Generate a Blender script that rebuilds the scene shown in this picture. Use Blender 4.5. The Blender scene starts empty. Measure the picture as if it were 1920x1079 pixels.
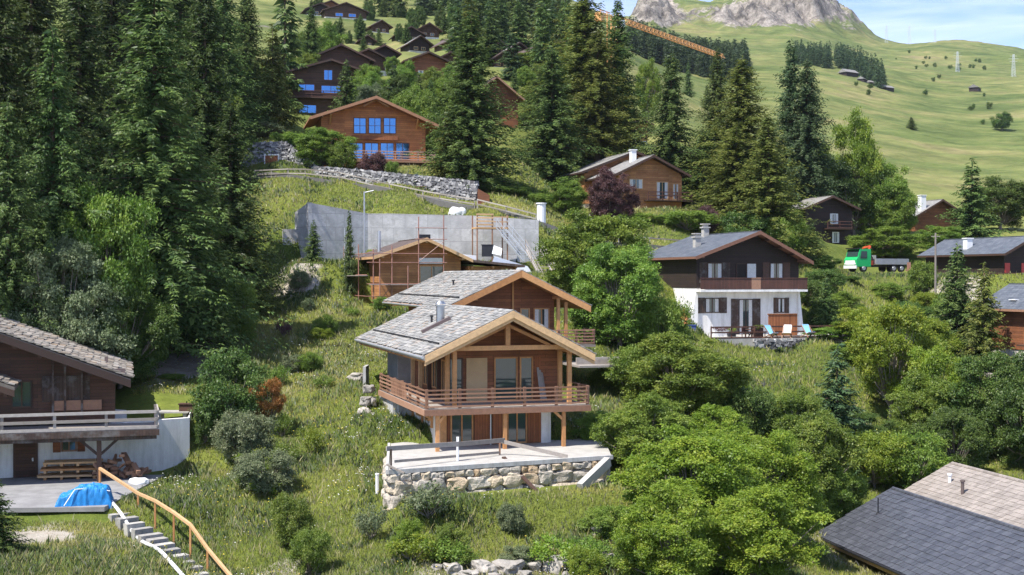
import bpy, math, random
import numpy as np
from mathutils import Vector, Matrix, noise as mnoise
R_ = math.radians
random.seed(7)
rng = np.random.default_rng(11)
sc = bpy.context.scene
COL = sc.collection

# ------------------------------------------------------------------ camera, sky, sun
F, HZ = 2400.0, 520.0            # focal length and horizon row, in pixels of the 1920 px photograph
cam = bpy.data.cameras.new('camera'); camo = bpy.data.objects.new('camera', cam); COL.objects.link(camo)
cam.sensor_width = 36.0; cam.lens = 36.0*F/1920
cam.clip_start = 0.5; cam.clip_end = 12000
camo.location = (0, 0, 0)
camo.rotation_euler = (math.pi/2 - math.atan((539.5-HZ)/F), 0, 0)
sc.camera = camo
SUN = Vector((-0.66, -0.56, 1.36)).normalized()
w = bpy.data.worlds.new('World'); sc.world = w; w.use_nodes = True
nt = w.node_tree; nt.nodes.clear()
def N(nt, t, **k):
    n = nt.nodes.new(t)
    for a, b in k.items():
        if a == 'ins':
            for i, v in b.items(): n.inputs[i].default_value = v
        else: setattr(n, a, b)
    return n
out = N(nt, 'ShaderNodeOutputWorld'); bg = N(nt, 'ShaderNodeBackground'); sky = N(nt, 'ShaderNodeTexSky')
sky.sky_type = 'NISHITA'; sky.sun_disc = False
sky.sun_elevation = math.asin(SUN.z); sky.sun_rotation = math.atan2(SUN.x, SUN.y) % (2*math.pi)
sky.altitude = 1500; sky.air_density = 1.0; sky.dust_density = 0.6; sky.ozone_density = 1.2
tc = N(nt, 'ShaderNodeTexCoord'); mp = N(nt, 'ShaderNodeMapping'); mp.inputs['Rotation'].default_value = (0.0, R_(24), 0)
mp.inputs['Scale'].default_value = (3.0, 3.0, 19.0)
nz = N(nt, 'ShaderNodeTexNoise', ins={'Scale': 1.6, 'Detail': 7.0, 'Roughness': 0.55, 'Distortion': 0.6})
cr = N(nt, 'ShaderNodeValToRGB'); cr.color_ramp.elements[0].position = 0.45; cr.color_ramp.elements[1].position = 0.78
cr.color_ramp.elements[1].color = (0.62, 0.62, 0.62, 1)
mx = N(nt, 'ShaderNodeMixRGB'); mx.inputs['Color2'].default_value = (6.6, 6.7, 7.2, 1)
L = nt.links.new
L(tc.outputs['Generated'], mp.inputs['Vector']); L(mp.outputs[0], nz.inputs['Vector']); L(nz.outputs['Fac'], cr.inputs['Fac'])
L(cr.outputs['Color'], mx.inputs['Fac']); tn = N(nt, 'ShaderNodeMixRGB', blend_type='MULTIPLY', ins={0: 1.0}); tn.inputs['Color2'].default_value = (.80, .81, .98, 1); L(sky.outputs[0], tn.inputs['Color1']); L(tn.outputs[0], mx.inputs['Color1']); L(mx.outputs[0], bg.inputs['Color'])
L(bg.outputs[0], out.inputs['Surface']); bg.inputs['Strength'].default_value = 0.15
sl = bpy.data.lights.new('sun', 'SUN'); sl.energy = 4.6; sl.angle = R_(0.5); sl.color = (1.0, 0.955, 0.88)
slo = bpy.data.objects.new('sun', sl); COL.objects.link(slo); slo.rotation_euler = SUN.to_track_quat('Z', 'Y').to_euler(); slo.location = (-60, -40, 90)
vs = sc.view_settings; vs.view_transform = 'Standard'; vs.look = 'None'; vs.gamma = 1; vs.exposure = 0.86; vs.use_curve_mapping = False

# ------------------------------------------------------------------ mesh helpers
def link_mesh(name, me, mat=None, parent=None, smooth=False):
    o = bpy.data.objects.new(name, me); COL.objects.link(o)
    if mat is not None: me.materials.append(mat)
    if smooth: me.shade_smooth()
    if parent is not None: o.parent = parent
    return o
def np_mesh(name, V, Fc, rnd=None):
    """V (n,3), Fc (m,k) of equal-size faces"""
    me = bpy.data.meshes.new(name); m, k = Fc.shape
    me.vertices.add(len(V)); me.vertices.foreach_set('co', np.ascontiguousarray(V, dtype=np.float32).ravel())
    me.loops.add(m*k); me.loops.foreach_set('vertex_index', np.ascontiguousarray(Fc, dtype=np.int32).ravel())
    me.polygons.add(m); me.polygons.foreach_set('loop_start', np.arange(0, m*k, k, dtype=np.int32))
    me.update(calc_edges=True)
    if rnd is not None:
        a = me.attributes.new('rnd', 'FLOAT', 'FACE'); a.data.foreach_set('value', np.ascontiguousarray(rnd, dtype=np.float32))
    return me
class MB:
    def __init__(s): s.v = []; s.f = []; s.r = []
    def face(s, pts, r=None):
        i = len(s.v); s.v += [tuple(p) for p in pts]; s.f.append(list(range(i, i+len(pts)))); s.r.append(random.random() if r is None else r)
    def hexa(s, P, r=None):      # 8 points: bottom 4 then top 4
        r = random.random() if r is None else r; i = len(s.v); s.v += [tuple(p) for p in P]
        for q in ((3, 2, 1, 0), (4, 5, 6, 7), (0, 1, 5, 4), (1, 2, 6, 5), (2, 3, 7, 6), (3, 0, 4, 7)):
            s.f.append([i+a for a in q]); s.r.append(r)
    def box(s, x0, x1, y0, y1, z0, z1, r=None):
        s.hexa([(x0, y0, z0), (x1, y0, z0), (x1, y1, z0), (x0, y1, z0), (x0, y0, z1), (x1, y0, z1), (x1, y1, z1), (x0, y1, z1)], r)
    def beam(s, p0, p1, w, h, r=None, up=(0, 0, 1)):
        p0 = Vector(p0); p1 = Vector(p1); d = (p1-p0).normalized(); up = Vector(up)
        if abs(d.dot(up)) > .98: up = Vector((0, 1, 0))
        a = d.cross(up).normalized()*w/2; b = a.cross(d).normalized()*h/2
        s.hexa([p0-a-b, p0+a-b, p1+a-b, p1-a-b, p0-a+b, p0+a+b, p1+a+b, p1-a+b], r)
    def tube(s, p0, p1, r0, r1=None, n=8, r=None, cap=True):
        r1 = r0 if r1 is None else r1; p0 = Vector(p0); p1 = Vector(p1); d = (p1-p0).normalized()
        a = d.orthogonal().normalized(); b = d.cross(a); i = len(s.v); rr = random.random() if r is None else r
        for p, q in ((p0, r0), (p1, r1)):
            for k in range(n):
                t = 2*math.pi*k/n; s.v.append(tuple(p+(a*math.cos(t)+b*math.sin(t))*q))
        for k in range(n):
            s.f.append([i+k, i+(k+1) % n, i+n+(k+1) % n, i+n+k]); s.r.append(rr)
        if cap:
            s.f.append([i+k for k in range(n)][::-1]); s.r.append(rr); s.f.append([i+n+k for k in range(n)]); s.r.append(rr)
    def path(s, pts, rad, n=8, r=None):
        for a, b in zip(pts[:-1], pts[1:]): s.tube(a, b, rad, rad, n, r)
    def prism(s, poly, y0, y1, r=None):  # poly in xz, extruded along y
        n = len(poly); rr = random.random() if r is None else r
        s.face([(x, y0, z) for x, z in poly], rr); s.face([(x, y1, z) for x, z in poly][::-1], rr)
        for k in range(n):
            (x, z), (X, Z) = poly[k], poly[(k+1) % n]
            s.face([(X, y0, Z), (x, y0, z), (x, y1, z), (X, y1, Z)], rr)
    def slab(s, poly, z0, z1, r=None):  # poly in xy (ccw), vertical prism
        n = len(poly); rr = random.random() if r is None else r
        s.face([(x, y, z1) for x, y in poly], rr); s.face([(x, y, z0) for x, y in poly][::-1], rr)
        for k in range(n):
            (x, y), (X, Y) = poly[k], poly[(k+1) % n]
            s.face([(x, y, z0), (X, Y, z0), (X, Y, z1), (x, y, z1)], rr)
    def rock(s, c, rx, ry, rz, seed=0, r=None, n=2, rough=.25, pw=.82):
        import bmesh
        bm = bmesh.new(); bmesh.ops.create_icosphere(bm, subdivisions=n, radius=1); i = len(s.v); rr = random.random() if r is None else r
        off = Vector((seed*3.17, seed*1.7, seed*.9))
        for v in bm.verts:
            p = v.co; q = p*(1+rough*mnoise.noise(p*1.3+off)*1.6+rough*.4*mnoise.noise(p*3.1+off))
            q = Vector([math.copysign(abs(a)**pw, a) for a in q])
            s.v.append((c[0]+q.x*rx, c[1]+q.y*ry, c[2]+q.z*rz))
        for f in bm.faces: s.f.append([i+v.index for v in f.verts]); s.r.append(rr)
        bm.free()
    def build(s, name, mat, parent=None, smooth=False):
        me = bpy.data.meshes.new(name); me.from_pydata(s.v, [], s.f); me.update()
        a = me.attributes.new('rnd', 'FLOAT', 'FACE'); a.data.foreach_set('value', s.r)
        return link_mesh(name, me, mat, parent, smooth)
def tag(o, label=None, cat=None, group=None, kind=None):
    if label: o['label'] = label
    if cat: o['category'] = cat
    if group: o['group'] = group
    if kind: o['kind'] = kind
    return o
def empty(name, loc, yaw=0, label=None, cat=None, group=None):
    o = bpy.data.objects.new(name, None); COL.objects.link(o); o.location = loc; o.rotation_euler = (0, 0, yaw); o.empty_display_size = .3
    return tag(o, label, cat, group)
def at(px, py, d):       # photograph pixel at a forward distance d -> world point
    return Vector(((px-960)/F*d, d, (HZ-py)/F*d))

# ------------------------------------------------------------------ materials
def new_mat(name):
    m = bpy.data.materials.new(name); m.use_nodes = True; t = m.node_tree; b = t.nodes['Principled BSDF']; return m, t, b
def ramp(t, fac, stops):
    c = N(t, 'ShaderNodeValToRGB'); e = c.color_ramp.elements
    while len(e) < len(stops): e.new(0.5)
    for el, (p, col) in zip(e, stops): el.position = p; el.color = (*col, 1)
    t.links.new(fac, c.inputs['Fac']); return c.outputs['Color']
def noise_(t, scale, detail=5, rough=.55, vec=None, coord='Object', dist=0):
    n = N(t, 'ShaderNodeTexNoise', ins={'Scale': scale, 'Detail': detail, 'Roughness': rough, 'Distortion': dist})
    if vec is None: vec = N(t, 'ShaderNodeTexCoord').outputs[coord]
    t.links.new(vec, n.inputs['Vector']); return n.outputs['Fac']
def mixc(t, fac, a, b, mode='MIX'):
    m = N(t, 'ShaderNodeMixRGB', blend_type=mode)
    for i, v in ((0, fac), (1, a), (2, b)):
        if hasattr(v, 'is_linked') or hasattr(v, 'links'): t.links.new(v, m.inputs[i])
        elif i == 0: m.inputs[0].default_value = v
        else: m.inputs[i].default_value = (*v, 1)
    return m.outputs[0]
def bump(t, b, h, strength=.4, dist=.05):
    n = N(t, 'ShaderNodeBump', ins={'Strength': strength, 'Distance': dist}); t.links.new(h, n.inputs['Height']); t.links.new(n.outputs[0], b.inputs['Normal'])
def attr(t, name='rnd'): return N(t, 'ShaderNodeAttribute', attribute_name=name).outputs['Fac']
def mat_plain(name, c, rough=.75, var=.35, scale=3.0, metallic=0, bmp=.25, streak=0):
    m, t, b = new_mat(name); f = noise_(t, scale, 8, .65)
    if streak:
        tc = N(t, 'ShaderNodeTexCoord'); mp = N(t, 'ShaderNodeMapping'); mp.inputs['Scale'].default_value = (1.6, 1.6, .22); t.links.new(tc.outputs['Object'], mp.inputs['Vector']); f2 = noise_(t, 1.8, 7, .7, mp.outputs[0])
    lo = tuple(x*(1-var) for x in c); hi = tuple(min(1, x*(1+var*.6)) for x in c)
    cc = ramp(t, f, [(.3, lo), (.7, hi)])
    if streak: cc = mixc(t, streak, cc, ramp(t, f2, [(.36, (.50, .48, .44)), (.56, (1, 1, 1))]), 'MULTIPLY')
    t.links.new(cc, b.inputs['Base Color']); b.inputs['Roughness'].default_value = rough; b.inputs['Metallic'].default_value = metallic
    if bmp: bump(t, b, f, bmp, .03)
    return m
def mat_wood(name, c1, c2, row=.2, length=2.6, vertical=False, gap=.012, rough=.75, weather=None):
    """plank or log courses worked out from object position"""
    m, t, b = new_mat(name); tc = N(t, 'ShaderNodeTexCoord'); sp = N(t, 'ShaderNodeSeparateXYZ'); t.links.new(tc.outputs['Object'], sp.inputs[0])
    ad = N(t, 'ShaderNodeMath', operation='ADD'); t.links.new(sp.outputs[0], ad.inputs[0]); t.links.new(sp.outputs[1], ad.inputs[1])
    cb = N(t, 'ShaderNodeCombineXYZ')
    t.links.new(ad.outputs[0], cb.inputs[1 if vertical else 0]); t.links.new(sp.outputs[2], cb.inputs[0 if vertical else 1])
    br = N(t, 'ShaderNodeTexBrick', ins={'Scale': 1.0, 'Mortar Size': gap, 'Mortar Smooth': .3, 'Brick Width': length, 'Row Height': row, 'Bias': 0.0})
    br.inputs['Color1'].default_value = (*c1, 1); br.inputs['Color2'].default_value = (*c2, 1); br.inputs['Mortar'].default_value = tuple(x*.35 for x in c1)+(1,)
    t.links.new(cb.outputs[0], br.inputs['Vector'])
    mp = N(t, 'ShaderNodeMapping'); mp.inputs['Scale'].default_value = (1, 14, 1) if True else (1, 1, 1); t.links.new(cb.outputs[0], mp.inputs['Vector'])
    g = noise_(t, 2.2, 7, .65, mp.outputs[0]); c = mixc(t, .6, br.outputs['Color'], ramp(t, g, [(.3, (.45, .45, .45)), (.7, (1.3, 1.3, 1.3))]), 'MULTIPLY')
    big = noise_(t, .7, 4); c = mixc(t, .5, c, ramp(t, big, [(.35, (.6, .58, .56)), (.65, (1.25, 1.2, 1.15))]), 'MULTIPLY')
    if weather: c = mixc(t, ramp(t, noise_(t, 1.3, 6, .7), [(.48, (0, 0, 0)), (.66, (1, 1, 1))]), c, weather)
    t.links.new(c, b.inputs['Base Color']); b.inputs['Roughness'].default_value = rough
    bump(t, b, br.outputs['Fac'], -.6, .03); return m
def mat_timber(name, c1, c2, rough=.7):
    """sawn beams: grain noise and a tone of its own for every beam"""
    m, t, b = new_mat(name); c = ramp(t, attr(t), [(0, c1), (1, c2)])
    g = noise_(t, 5, 8, .7); c = mixc(t, .55, c, ramp(t, g, [(.3, (.6, .6, .6)), (.7, (1.25, 1.25, 1.25))]), 'MULTIPLY')
    t.links.new(c, b.inputs['Base Color']); b.inputs['Roughness'].default_value = rough; bump(t, b, g, .3, .02); return m
def mat_roof(name, c1, c2, row=.35, width=.4, mortar=.5, rough=.7, lichen=None):
    m, t, b = new_mat(name); tc = N(t, 'ShaderNodeTexCoord'); sp = N(t, 'ShaderNodeSeparateXYZ'); t.links.new(tc.outputs['Object'], sp.inputs[0])
    cb = N(t, 'ShaderNodeCombineXYZ'); t.links.new(sp.outputs[1], cb.inputs[0]); t.links.new(sp.outputs[0], cb.inputs[1])
    br = N(t, 'ShaderNodeTexBrick', ins={'Scale': 1.0, 'Mortar Size': .02, 'Mortar Smooth': .2, 'Brick Width': width, 'Row Height': row, 'Bias': 0.0})
    br.inputs['Color1'].default_value = (*c1, 1); br.inputs['Color2'].default_value = (*c2, 1); br.inputs['Mortar'].default_value = tuple(x*mortar for x in c1)+(1,)
    t.links.new(cb.outputs[0], br.inputs['Vector'])
    g = noise_(t, 1.4, 8, .7); c = mixc(t, .7, br.outputs['Color'], ramp(t, g, [(.3, (.55, .55, .57)), (.7, (1.3, 1.28, 1.25))]), 'MULTIPLY')
    if lichen: c = mixc(t, ramp(t, noise_(t, 3.3, 6, .7), [(.55, (0, 0, 0)), (.7, (.8, .8, .8))]), c, lichen)
    t.links.new(c, b.inputs['Base Color']); b.inputs['Roughness'].default_value = rough; bump(t, b, br.outputs['Fac'], -.7, .05); return m
def mat_attr(name, stops, rough=.8, nscale=2.5, namt=.6, bmp=.5, spec=.3, bdist=.04):
    m, t, b = new_mat(name); c = ramp(t, attr(t), stops); g = noise_(t, nscale, 8, .7)
    c = mixc(t, namt, c, ramp(t, g, [(.3, (.5, .5, .5)), (.7, (1.4, 1.4, 1.4))]), 'MULTIPLY')
    t.links.new(c, b.inputs['Base Color']); b.inputs['Roughness'].default_value = rough; b.inputs['Specular IOR Level'].default_value = spec
    if bmp: bump(t, b, g, bmp, bdist)
    return m
def mat_leaf(name, c1, c2, c3, trans=.35, hue=.03, val=.35, clump=.5, up=0):
    """leaves: tone per leaf, larger patches of lighter and darker growth, a tint of its own for each plant"""
    m = bpy.data.materials.new(name); m.use_nodes = True; t = m.node_tree; t.nodes.clear(); o = N(t, 'ShaderNodeOutputMaterial')
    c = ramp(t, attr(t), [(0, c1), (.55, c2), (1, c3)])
    g = noise_(t, clump, 3, .6); c = mixc(t, .55, c, ramp(t, g, [(.35, (.7, .75, .7)), (.65, (1.3, 1.22, 1.15))]), 'MULTIPLY')
    oi = N(t, 'ShaderNodeObjectInfo'); hs = N(t, 'ShaderNodeHueSaturation')
    def rm(a, b):
        r = N(t, 'ShaderNodeMapRange', ins={'To Min': a, 'To Max': b}); t.links.new(oi.outputs['Random'], r.inputs['Value']); return r.outputs[0]
    t.links.new(rm(.5-hue, .5+hue*.6), hs.inputs['Hue']); t.links.new(rm(1-val*.5, 1+val*.5), hs.inputs['Value']); t.links.new(c, hs.inputs['Color'])
    d = N(t, 'ShaderNodeBsdfDiffuse', ins={'Roughness': .6}); tr = N(t, 'ShaderNodeBsdfTranslucent'); gl = N(t, 'ShaderNodeBsdfGlossy', ins={'Roughness': .5})
    gl.inputs['Color'].default_value = (.5, .5, .5, 1)
    if up:
        ge = N(t, 'ShaderNodeNewGeometry'); v1 = N(t, 'ShaderNodeVectorMath', operation='MULTIPLY_ADD'); v1.inputs[1].default_value = (1-up,)*3; v1.inputs[2].default_value = (0, 0, up); v2 = N(t, 'ShaderNodeVectorMath', operation='NORMALIZE')
        t.links.new(ge.outputs['Normal'], v1.inputs[0]); t.links.new(v1.outputs[0], v2.inputs[0]); t.links.new(v2.outputs[0], d.inputs['Normal']); t.links.new(v2.outputs[0], gl.inputs['Normal'])
    t.links.new(hs.outputs[0], d.inputs['Color']); t.links.new(hs.outputs[0], tr.inputs['Color'])
    m1 = N(t, 'ShaderNodeMixShader', ins={0: trans}); t.links.new(d.outputs[0], m1.inputs[1]); t.links.new(tr.outputs[0], m1.inputs[2])
    m2 = N(t, 'ShaderNodeMixShader', ins={0: .045}); t.links.new(m1.outputs[0], m2.inputs[1]); t.links.new(gl.outputs[0], m2.inputs[2])
    t.links.new(m2.outputs[0], o.inputs['Surface']); return m
def mat_glass(name, c=(.02, .03, .035), rough=.06, metallic=0.0, spec=1.0):
    m, t, b = new_mat(name); b.inputs['Base Color'].default_value = (*c, 1); b.inputs['Roughness'].default_value = rough; b.inputs['Metallic'].default_value = metallic
    b.inputs['Specular IOR Level'].default_value = spec; f = noise_(t, .9, 2); bump(t, b, f, .3, .03); return m
M = dict(
 new_timber=mat_timber('new_timber', (.40, .185, .065), (.58, .30, .12)),
 pale_timber=mat_timber('pale_timber', (.50, .30, .14), (.64, .42, .22)),
 grey_timber=mat_timber('grey_timber', (.20, .17, .145), (.42, .38, .34)),
 rail_timber=mat_timber('rail_timber', (.19, .095, .055), (.38, .21, .13)),
 dark_timber=mat_timber('dark_timber', (.035, .018, .012), (.09, .045, .028)),
 red_log=mat_wood('red_log', (.28, .105, .042), (.17, .062, .026), .22, 3.2),
 orange_log=mat_wood('orange_log', (.60, .235, .075), (.42, .15, .05), .26, 4.0),
 honey_log=mat_wood('honey_log', (.50, .24, .095), (.34, .145, .055), .25, 3.0),
 dark_log=mat_wood('dark_log', (.034, .018, .013), (.022, .012, .009), .2, 3.0),
 brown_log=mat_wood('brown_log', (.11, .052, .03), (.065, .032, .019), .2, 3.0),
 old_board=mat_wood('old_board', (.085, .05, .034), (.05, .03, .022), .17, 2.2, True, weather=(.14, .13, .12)),
 new_board=mat_wood('new_board', (.36, .13, .045), (.24, .08, .03), .16, 4, True),
 plywood=mat_plain('plywood', (.50, .34, .18), .7, .12, 1.5),
 plaster=mat_plain('plaster', (.78, .77, .74), .9, .10, 1.2, streak=.35),
 cream_plaster=mat_plain('cream_plaster', (.66, .62, .54), .9, .14, 1.0, streak=.5),
 concrete=mat_plain('concrete', (.48, .47, .45), .9, .22, .9, streak=.5),
 slab_stone=mat_plain('slab_stone', (.40, .38, .345), .85, .22, 1.3),
 shutter_concrete=mat_wood('shutter_concrete', (.56, .56, .56), (.46, .46, .46), 1.35, 2.7, False, .016, .9, weather=(.36, .355, .34)),
 roof_edge=mat_plain('roof_edge', (.20, .095, .06), .7, .2, 3),
 roof_edge2=mat_plain('roof_edge2', (.34, .17, .09), .7, .2, 3),
 brown_rail=mat_wood('brown_rail', (.12, .05, .035), (.08, .035, .025), .16, 4, True),
 grey_red=mat_plain('grey_red', (.42, .27, .22), .7, .3, 3),
 light_blue=mat_plain('light_blue', (.22, .48, .68), .8, .1, 3),
 orange_cloth=mat_plain('orange_cloth', (.70, .28, .10), .8, .2, 3),
 bin_blue=mat_plain('bin_blue', (.03, .06, .25), .5, .1, 3),
 crane_red=mat_plain('crane_red', (.60, .08, .03), .5, .2, 3),
 metal=mat_plain('metal', (.40, .42, .44), .35, .15, 2, .9, .05),
 pylon_grey=mat_plain('pylon_grey', (.55, .58, .60), .6, .1, 2),
 galv=mat_plain('galv', (.55, .57, .59), .45, .15, 2, .7, .05),
 dark_metal=mat_plain('dark_metal', (.03, .03, .035), .5, .2, 3, .4, .05),
 lead=mat_plain('lead', (.16, .12, .11), .5, .2, 3, .3, .05),
 glass=mat_glass('glass', (.035, .06, .06)),
 sky_tint_glass=mat_glass('sky_tint_glass', (.09, .23, .46), .08, .85),  # blue of the reflected sky is put into the pane colour
 curtain=mat_plain('curtain', (.62, .62, .60), .9, .2, 8),
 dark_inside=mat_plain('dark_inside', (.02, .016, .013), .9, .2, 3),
 slate=mat_attr('slate', [(0, (.165, .165, .16)), (.5, (.265, .26, .245)), (.85, (.345, .33, .305)), (1, (.27, .215, .17))], .75, 2.0, .45, .5),
 old_slab=mat_attr('old_slab', [(0, (.15, .13, .11)), (.4, (.26, .23, .195)), (.8, (.36, .33, .29)), (1, (.30, .22, .15))], .85, 2.2, .6, .6),
 dark_tile=mat_attr('dark_tile', [(0, (.050, .053, .064)), (1, (.078, .082, .096))], .45, 2.0, .35, .1, .5),
 beige_tile=mat_attr('beige_tile', [(0, (.225, .195, .17)), (1, (.305, .265, .235))], .7, 1.0, .4, .2),
 blue_slate=mat_roof('blue_slate', (.075, .088, .105), (.125, .138, .155), .4, .5, .55, .55),
 grey_roof=mat_roof('grey_roof', (.21, .20, .19), (.29, .28, .26), .35, .45, .5),
 brown_roof=mat_roof('brown_roof', (.085, .06, .05), (.13, .09, .075), .4, .5, .5, .7),
 boulder=mat_attr('boulder', [(0, (.40, .355, .295)), (.5, (.52, .465, .385)), (.85, (.54, .44, .31)), (1, (.48, .35, .22))], .9, 3.4, .6, 1.0, .2, .15),
 grey_rock=mat_attr('grey_rock', [(0, (.26, .24, .21)), (1, (.44, .40, .35))], .9, 2.4, .6, .8, .2, .1),
 mortar=mat_plain('mortar', (.34, .31, .27), .95, .3, 3),
 drystone=mat_attr('drystone', [(0, (.09, .09, .095)), (.5, (.22, .22, .23)), (1, (.46, .45, .44))], .85, 3.5, .5, .4),
 step_stone=mat_attr('step_stone', [(0, (.26, .25, .23)), (1, (.42, .40, .36))], .9, 4, .6, .5),
 yard=mat_plain('yard', (.24, .235, .23), .9, .3, 1.0),  # yard paving; also the shade tone of concrete under the eave
 asphalt=mat_plain('asphalt', (.13, .125, .12), .9, .25, 1.0),
 gravel=mat_plain('gravel', (.40, .36, .30), .95, .35, 3.0),
 soil=mat_plain('soil', (.34, .25, .16), .95, .35, 2.0),
 white_paint=mat_plain('white_paint', (.78, .78, .77), .6, .08, 2),
 green_paint=mat_plain('green_paint', (.02, .42, .13), .3, .1, 1, 0, 0),
 red_paint=mat_plain('red_paint', (.50, .05, .035), .5, .15, 1),
 crane_orange=mat_plain('crane_orange', (.74, .36, .12), .5, .12, 1),
 scaffold_red=mat_plain('scaffold_red', (.34, .17, .13), .5, .3, 3),
 black_rubber=mat_plain('black_rubber', (.02, .02, .02), .85, .2, 4),
 tarp=mat_plain('tarp', (.012, .20, .52), .5, .25, 4.5, 0, .9),
 bark=mat_plain('bark', (.11, .075, .05), .95, .4, 4, 0, .8),
 pale_bark=mat_plain('pale_bark', (.24, .20, .16), .95, .35, 4, 0, .8),
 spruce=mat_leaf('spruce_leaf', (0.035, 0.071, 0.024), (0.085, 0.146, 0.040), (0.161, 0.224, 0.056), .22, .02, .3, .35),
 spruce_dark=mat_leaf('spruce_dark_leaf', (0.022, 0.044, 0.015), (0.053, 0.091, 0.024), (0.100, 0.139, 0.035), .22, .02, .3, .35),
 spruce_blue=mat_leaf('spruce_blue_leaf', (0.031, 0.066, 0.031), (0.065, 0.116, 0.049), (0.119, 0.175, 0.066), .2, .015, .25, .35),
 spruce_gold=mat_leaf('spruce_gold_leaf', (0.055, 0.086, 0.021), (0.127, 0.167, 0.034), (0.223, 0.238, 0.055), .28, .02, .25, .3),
 leaf_green=mat_leaf('leaf_green', (0.081, 0.154, 0.023), (0.174, 0.272, 0.039), (0.284, 0.363, 0.065), .36, .02, .28, .5),
 leaf_bright=mat_leaf('leaf_bright', (0.110, 0.195, 0.019), (0.218, 0.323, 0.032), (0.353, 0.413, 0.057), .42, .02, .2, .5),
 leaf_dark=mat_leaf('leaf_dark', (0.042, 0.094, 0.020), (0.095, 0.169, 0.034), (0.168, 0.235, 0.054), .3, .02, .25, .5),
 leaf_grey=mat_leaf('leaf_grey', (.105,.150,.070), (.190,.240,.115), (.290,.330,.180), .3, .015, .2, .5),
 leaf_purple=mat_leaf('leaf_purple', (.070,.035,.036), (.130,.065,.066), (.190,.100,.095), .3, .01, .2, .5),
 leaf_red=mat_leaf('leaf_red', (0.195,0.150,0.030), (0.360,0.150,0.045), (0.510,0.195,0.060), .35, .02, .2, .7),
)
# ------------------------------------------------------------------ terrain
# ground control points: photograph column, row and forward distance
GC = [
 (-300,1000,45),(300,1230,42),(960,1300,42),(1500,1250,42),(2200,1200,42),(960,2300,18),(100,2000,20),(1900,2200,18),
 (960,1095,54),(700,1085,55),(1150,1085,56),(400,1085,58),(0,1085,52),(960,950,65),(730,935,66),(1140,950,66),
 (150,960,66),(40,893,75),(300,905,72),(480,910,70),(620,840,76),(600,770,84),(600,700,94),(600,610,108),(600,520,122),(650,480,126),
 (500,560,118),(470,640,104),(690,770,80),(690,590,111),(710,562,115),(440,700,94),(330,730,90),(260,760,86),(300,660,98),(200,640,102),
 (0,640,100),(100,560,112),(0,470,130),(200,440,140),(330,470,130),(430,420,140),(0,350,170),(250,330,165),(-300,450,130),(-300,850,78),
 (355,808,78.5),(270,864,76),(300,752,86),(840,760,82),(960,700,90),(1060,760,84),(1000,560,110),(1060,540,112),
 (480,314,155),(600,332,151),(700,352,147),(800,374,143),(893,396,139),(1000,412,137),(560,384,138),(640,395,135),(760,402,133),(900,405,132),
 (800,490,124),(900,490,124),(980,500,122),
 (520,262,166),(450,200,190),(700,300,165),(850,310,160),(620,230,202),(700,215,208),(820,185,218),(640,135,262),(760,128,260),(860,150,245),
 (950,235,200),(1000,170,240),(650,40,405),(717,66,368),(780,78,350),(860,98,302),(790,102,314),(950,108,300),(600,10,480),(700,8,500),(800,25,480),(1000,60,420),(450,60,330),(300,50,300),(100,0,300),(-300,50,300),
 (1050,40,520),(1100,90,420),
 (1040,430,138),(1180,405,155),(1100,395,158),(1240,402,155),(1300,372,170),(1230,300,205),(1230,215,300),(1225,150,400),(1060,330,180),(1150,330,180),(1400,400,170),(1400,320,210),
 (1180,560,118),(1200,700,92),(1250,620,112),(1380,628,119),(1500,628,122),(1400,676,112),(1480,672,114),(1520,655,114),(1450,710,104),(1400,770,96),(1570,555,140),
 (1620,516,165),(1700,520,165),(1700,575,148),(1800,630,138),(1860,665,128),(1920,660,125),(1920,560,150),(1850,540,150),(2200,640,130),(2200,480,180),
 (1560,478,163),(1560,448,188),(1750,410,225),(1880,380,270),(1920,350,310),(1750,310,380),(1650,260,440),(1500,260,400),(1400,220,430),
 (1300,180,500),(1450,170,600),(1650,200,650),(1800,210,700),(1920,230,600),(2200,250,600),(2200,400,280),
 (1300,124,780),(1450,120,880),(1520,122,900),(1600,128,900),(1720,150,950),(1880,150,1000),(1250,120,700),
 (1300,75,1250),(1450,80,1300),(1600,100,1300),(1720,105,1350),(1850,112,1400),(2200,150,1400),
 (1200,20,1900),(1240,-12,2000),(1270,-8,2020),(1320,15,2050),(1345,17,2050),(1385,2,2050),(1430,0,2000),(1470,-22,2000),(1530,-22,1950),(1565,18,1930),(1600,55,1900),(1630,77,1850),
 (1680,83,1800),(1720,82,1750),(1762,76,1700),(1800,78,1700),(1860,87,1700),(1920,98,1700),(2200,150,1700),
 (1180,45,1900),(1120,20,1500),(1070,8,1200),(1000,-10,900),(900,-60,900),(600,-120,900),(0,-150,900),(-300,-100,900),
 (0,-200,1900),(600,-150,1900),(950,-40,1900),
 (0,200,3600),(700,200,3600),(1200,200,3600),(1500,200,3600),(2000,260,3600),(-300,200,3600),(2300,300,3600),
 (1300,1085,56),(1250,920,68),(1350,830,80),(1500,860,85),(1560,1060,68),(1640,975,78),(1800,840,95),(1920,720,115),(1920,1110,60),(1650,800,98),(1700,700,118),(1600,620,125),
 (1130,880,70),(1180,800,80),
]
KU = 5.0
P_ = np.array([((px-960)/F*KU, math.log(d)) for px, py, d in GC]); T_ = np.array([(HZ-py)/F for px, py, d in GC])
def _phi(r2): return np.where(r2 > 1e-12, .5*r2*np.log(np.maximum(r2, 1e-12)), 0)
_n = len(P_); _A = np.zeros((_n+3, _n+3)); _d2 = ((P_[:, None]-P_[None])**2).sum(-1); _A[:_n, :_n] = _phi(_d2)+np.eye(_n)*0.0006
_A[:_n, _n] = 1; _A[:_n, _n+1:] = P_; _A[_n, :_n] = 1; _A[_n+1:, :_n] = P_.T
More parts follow.
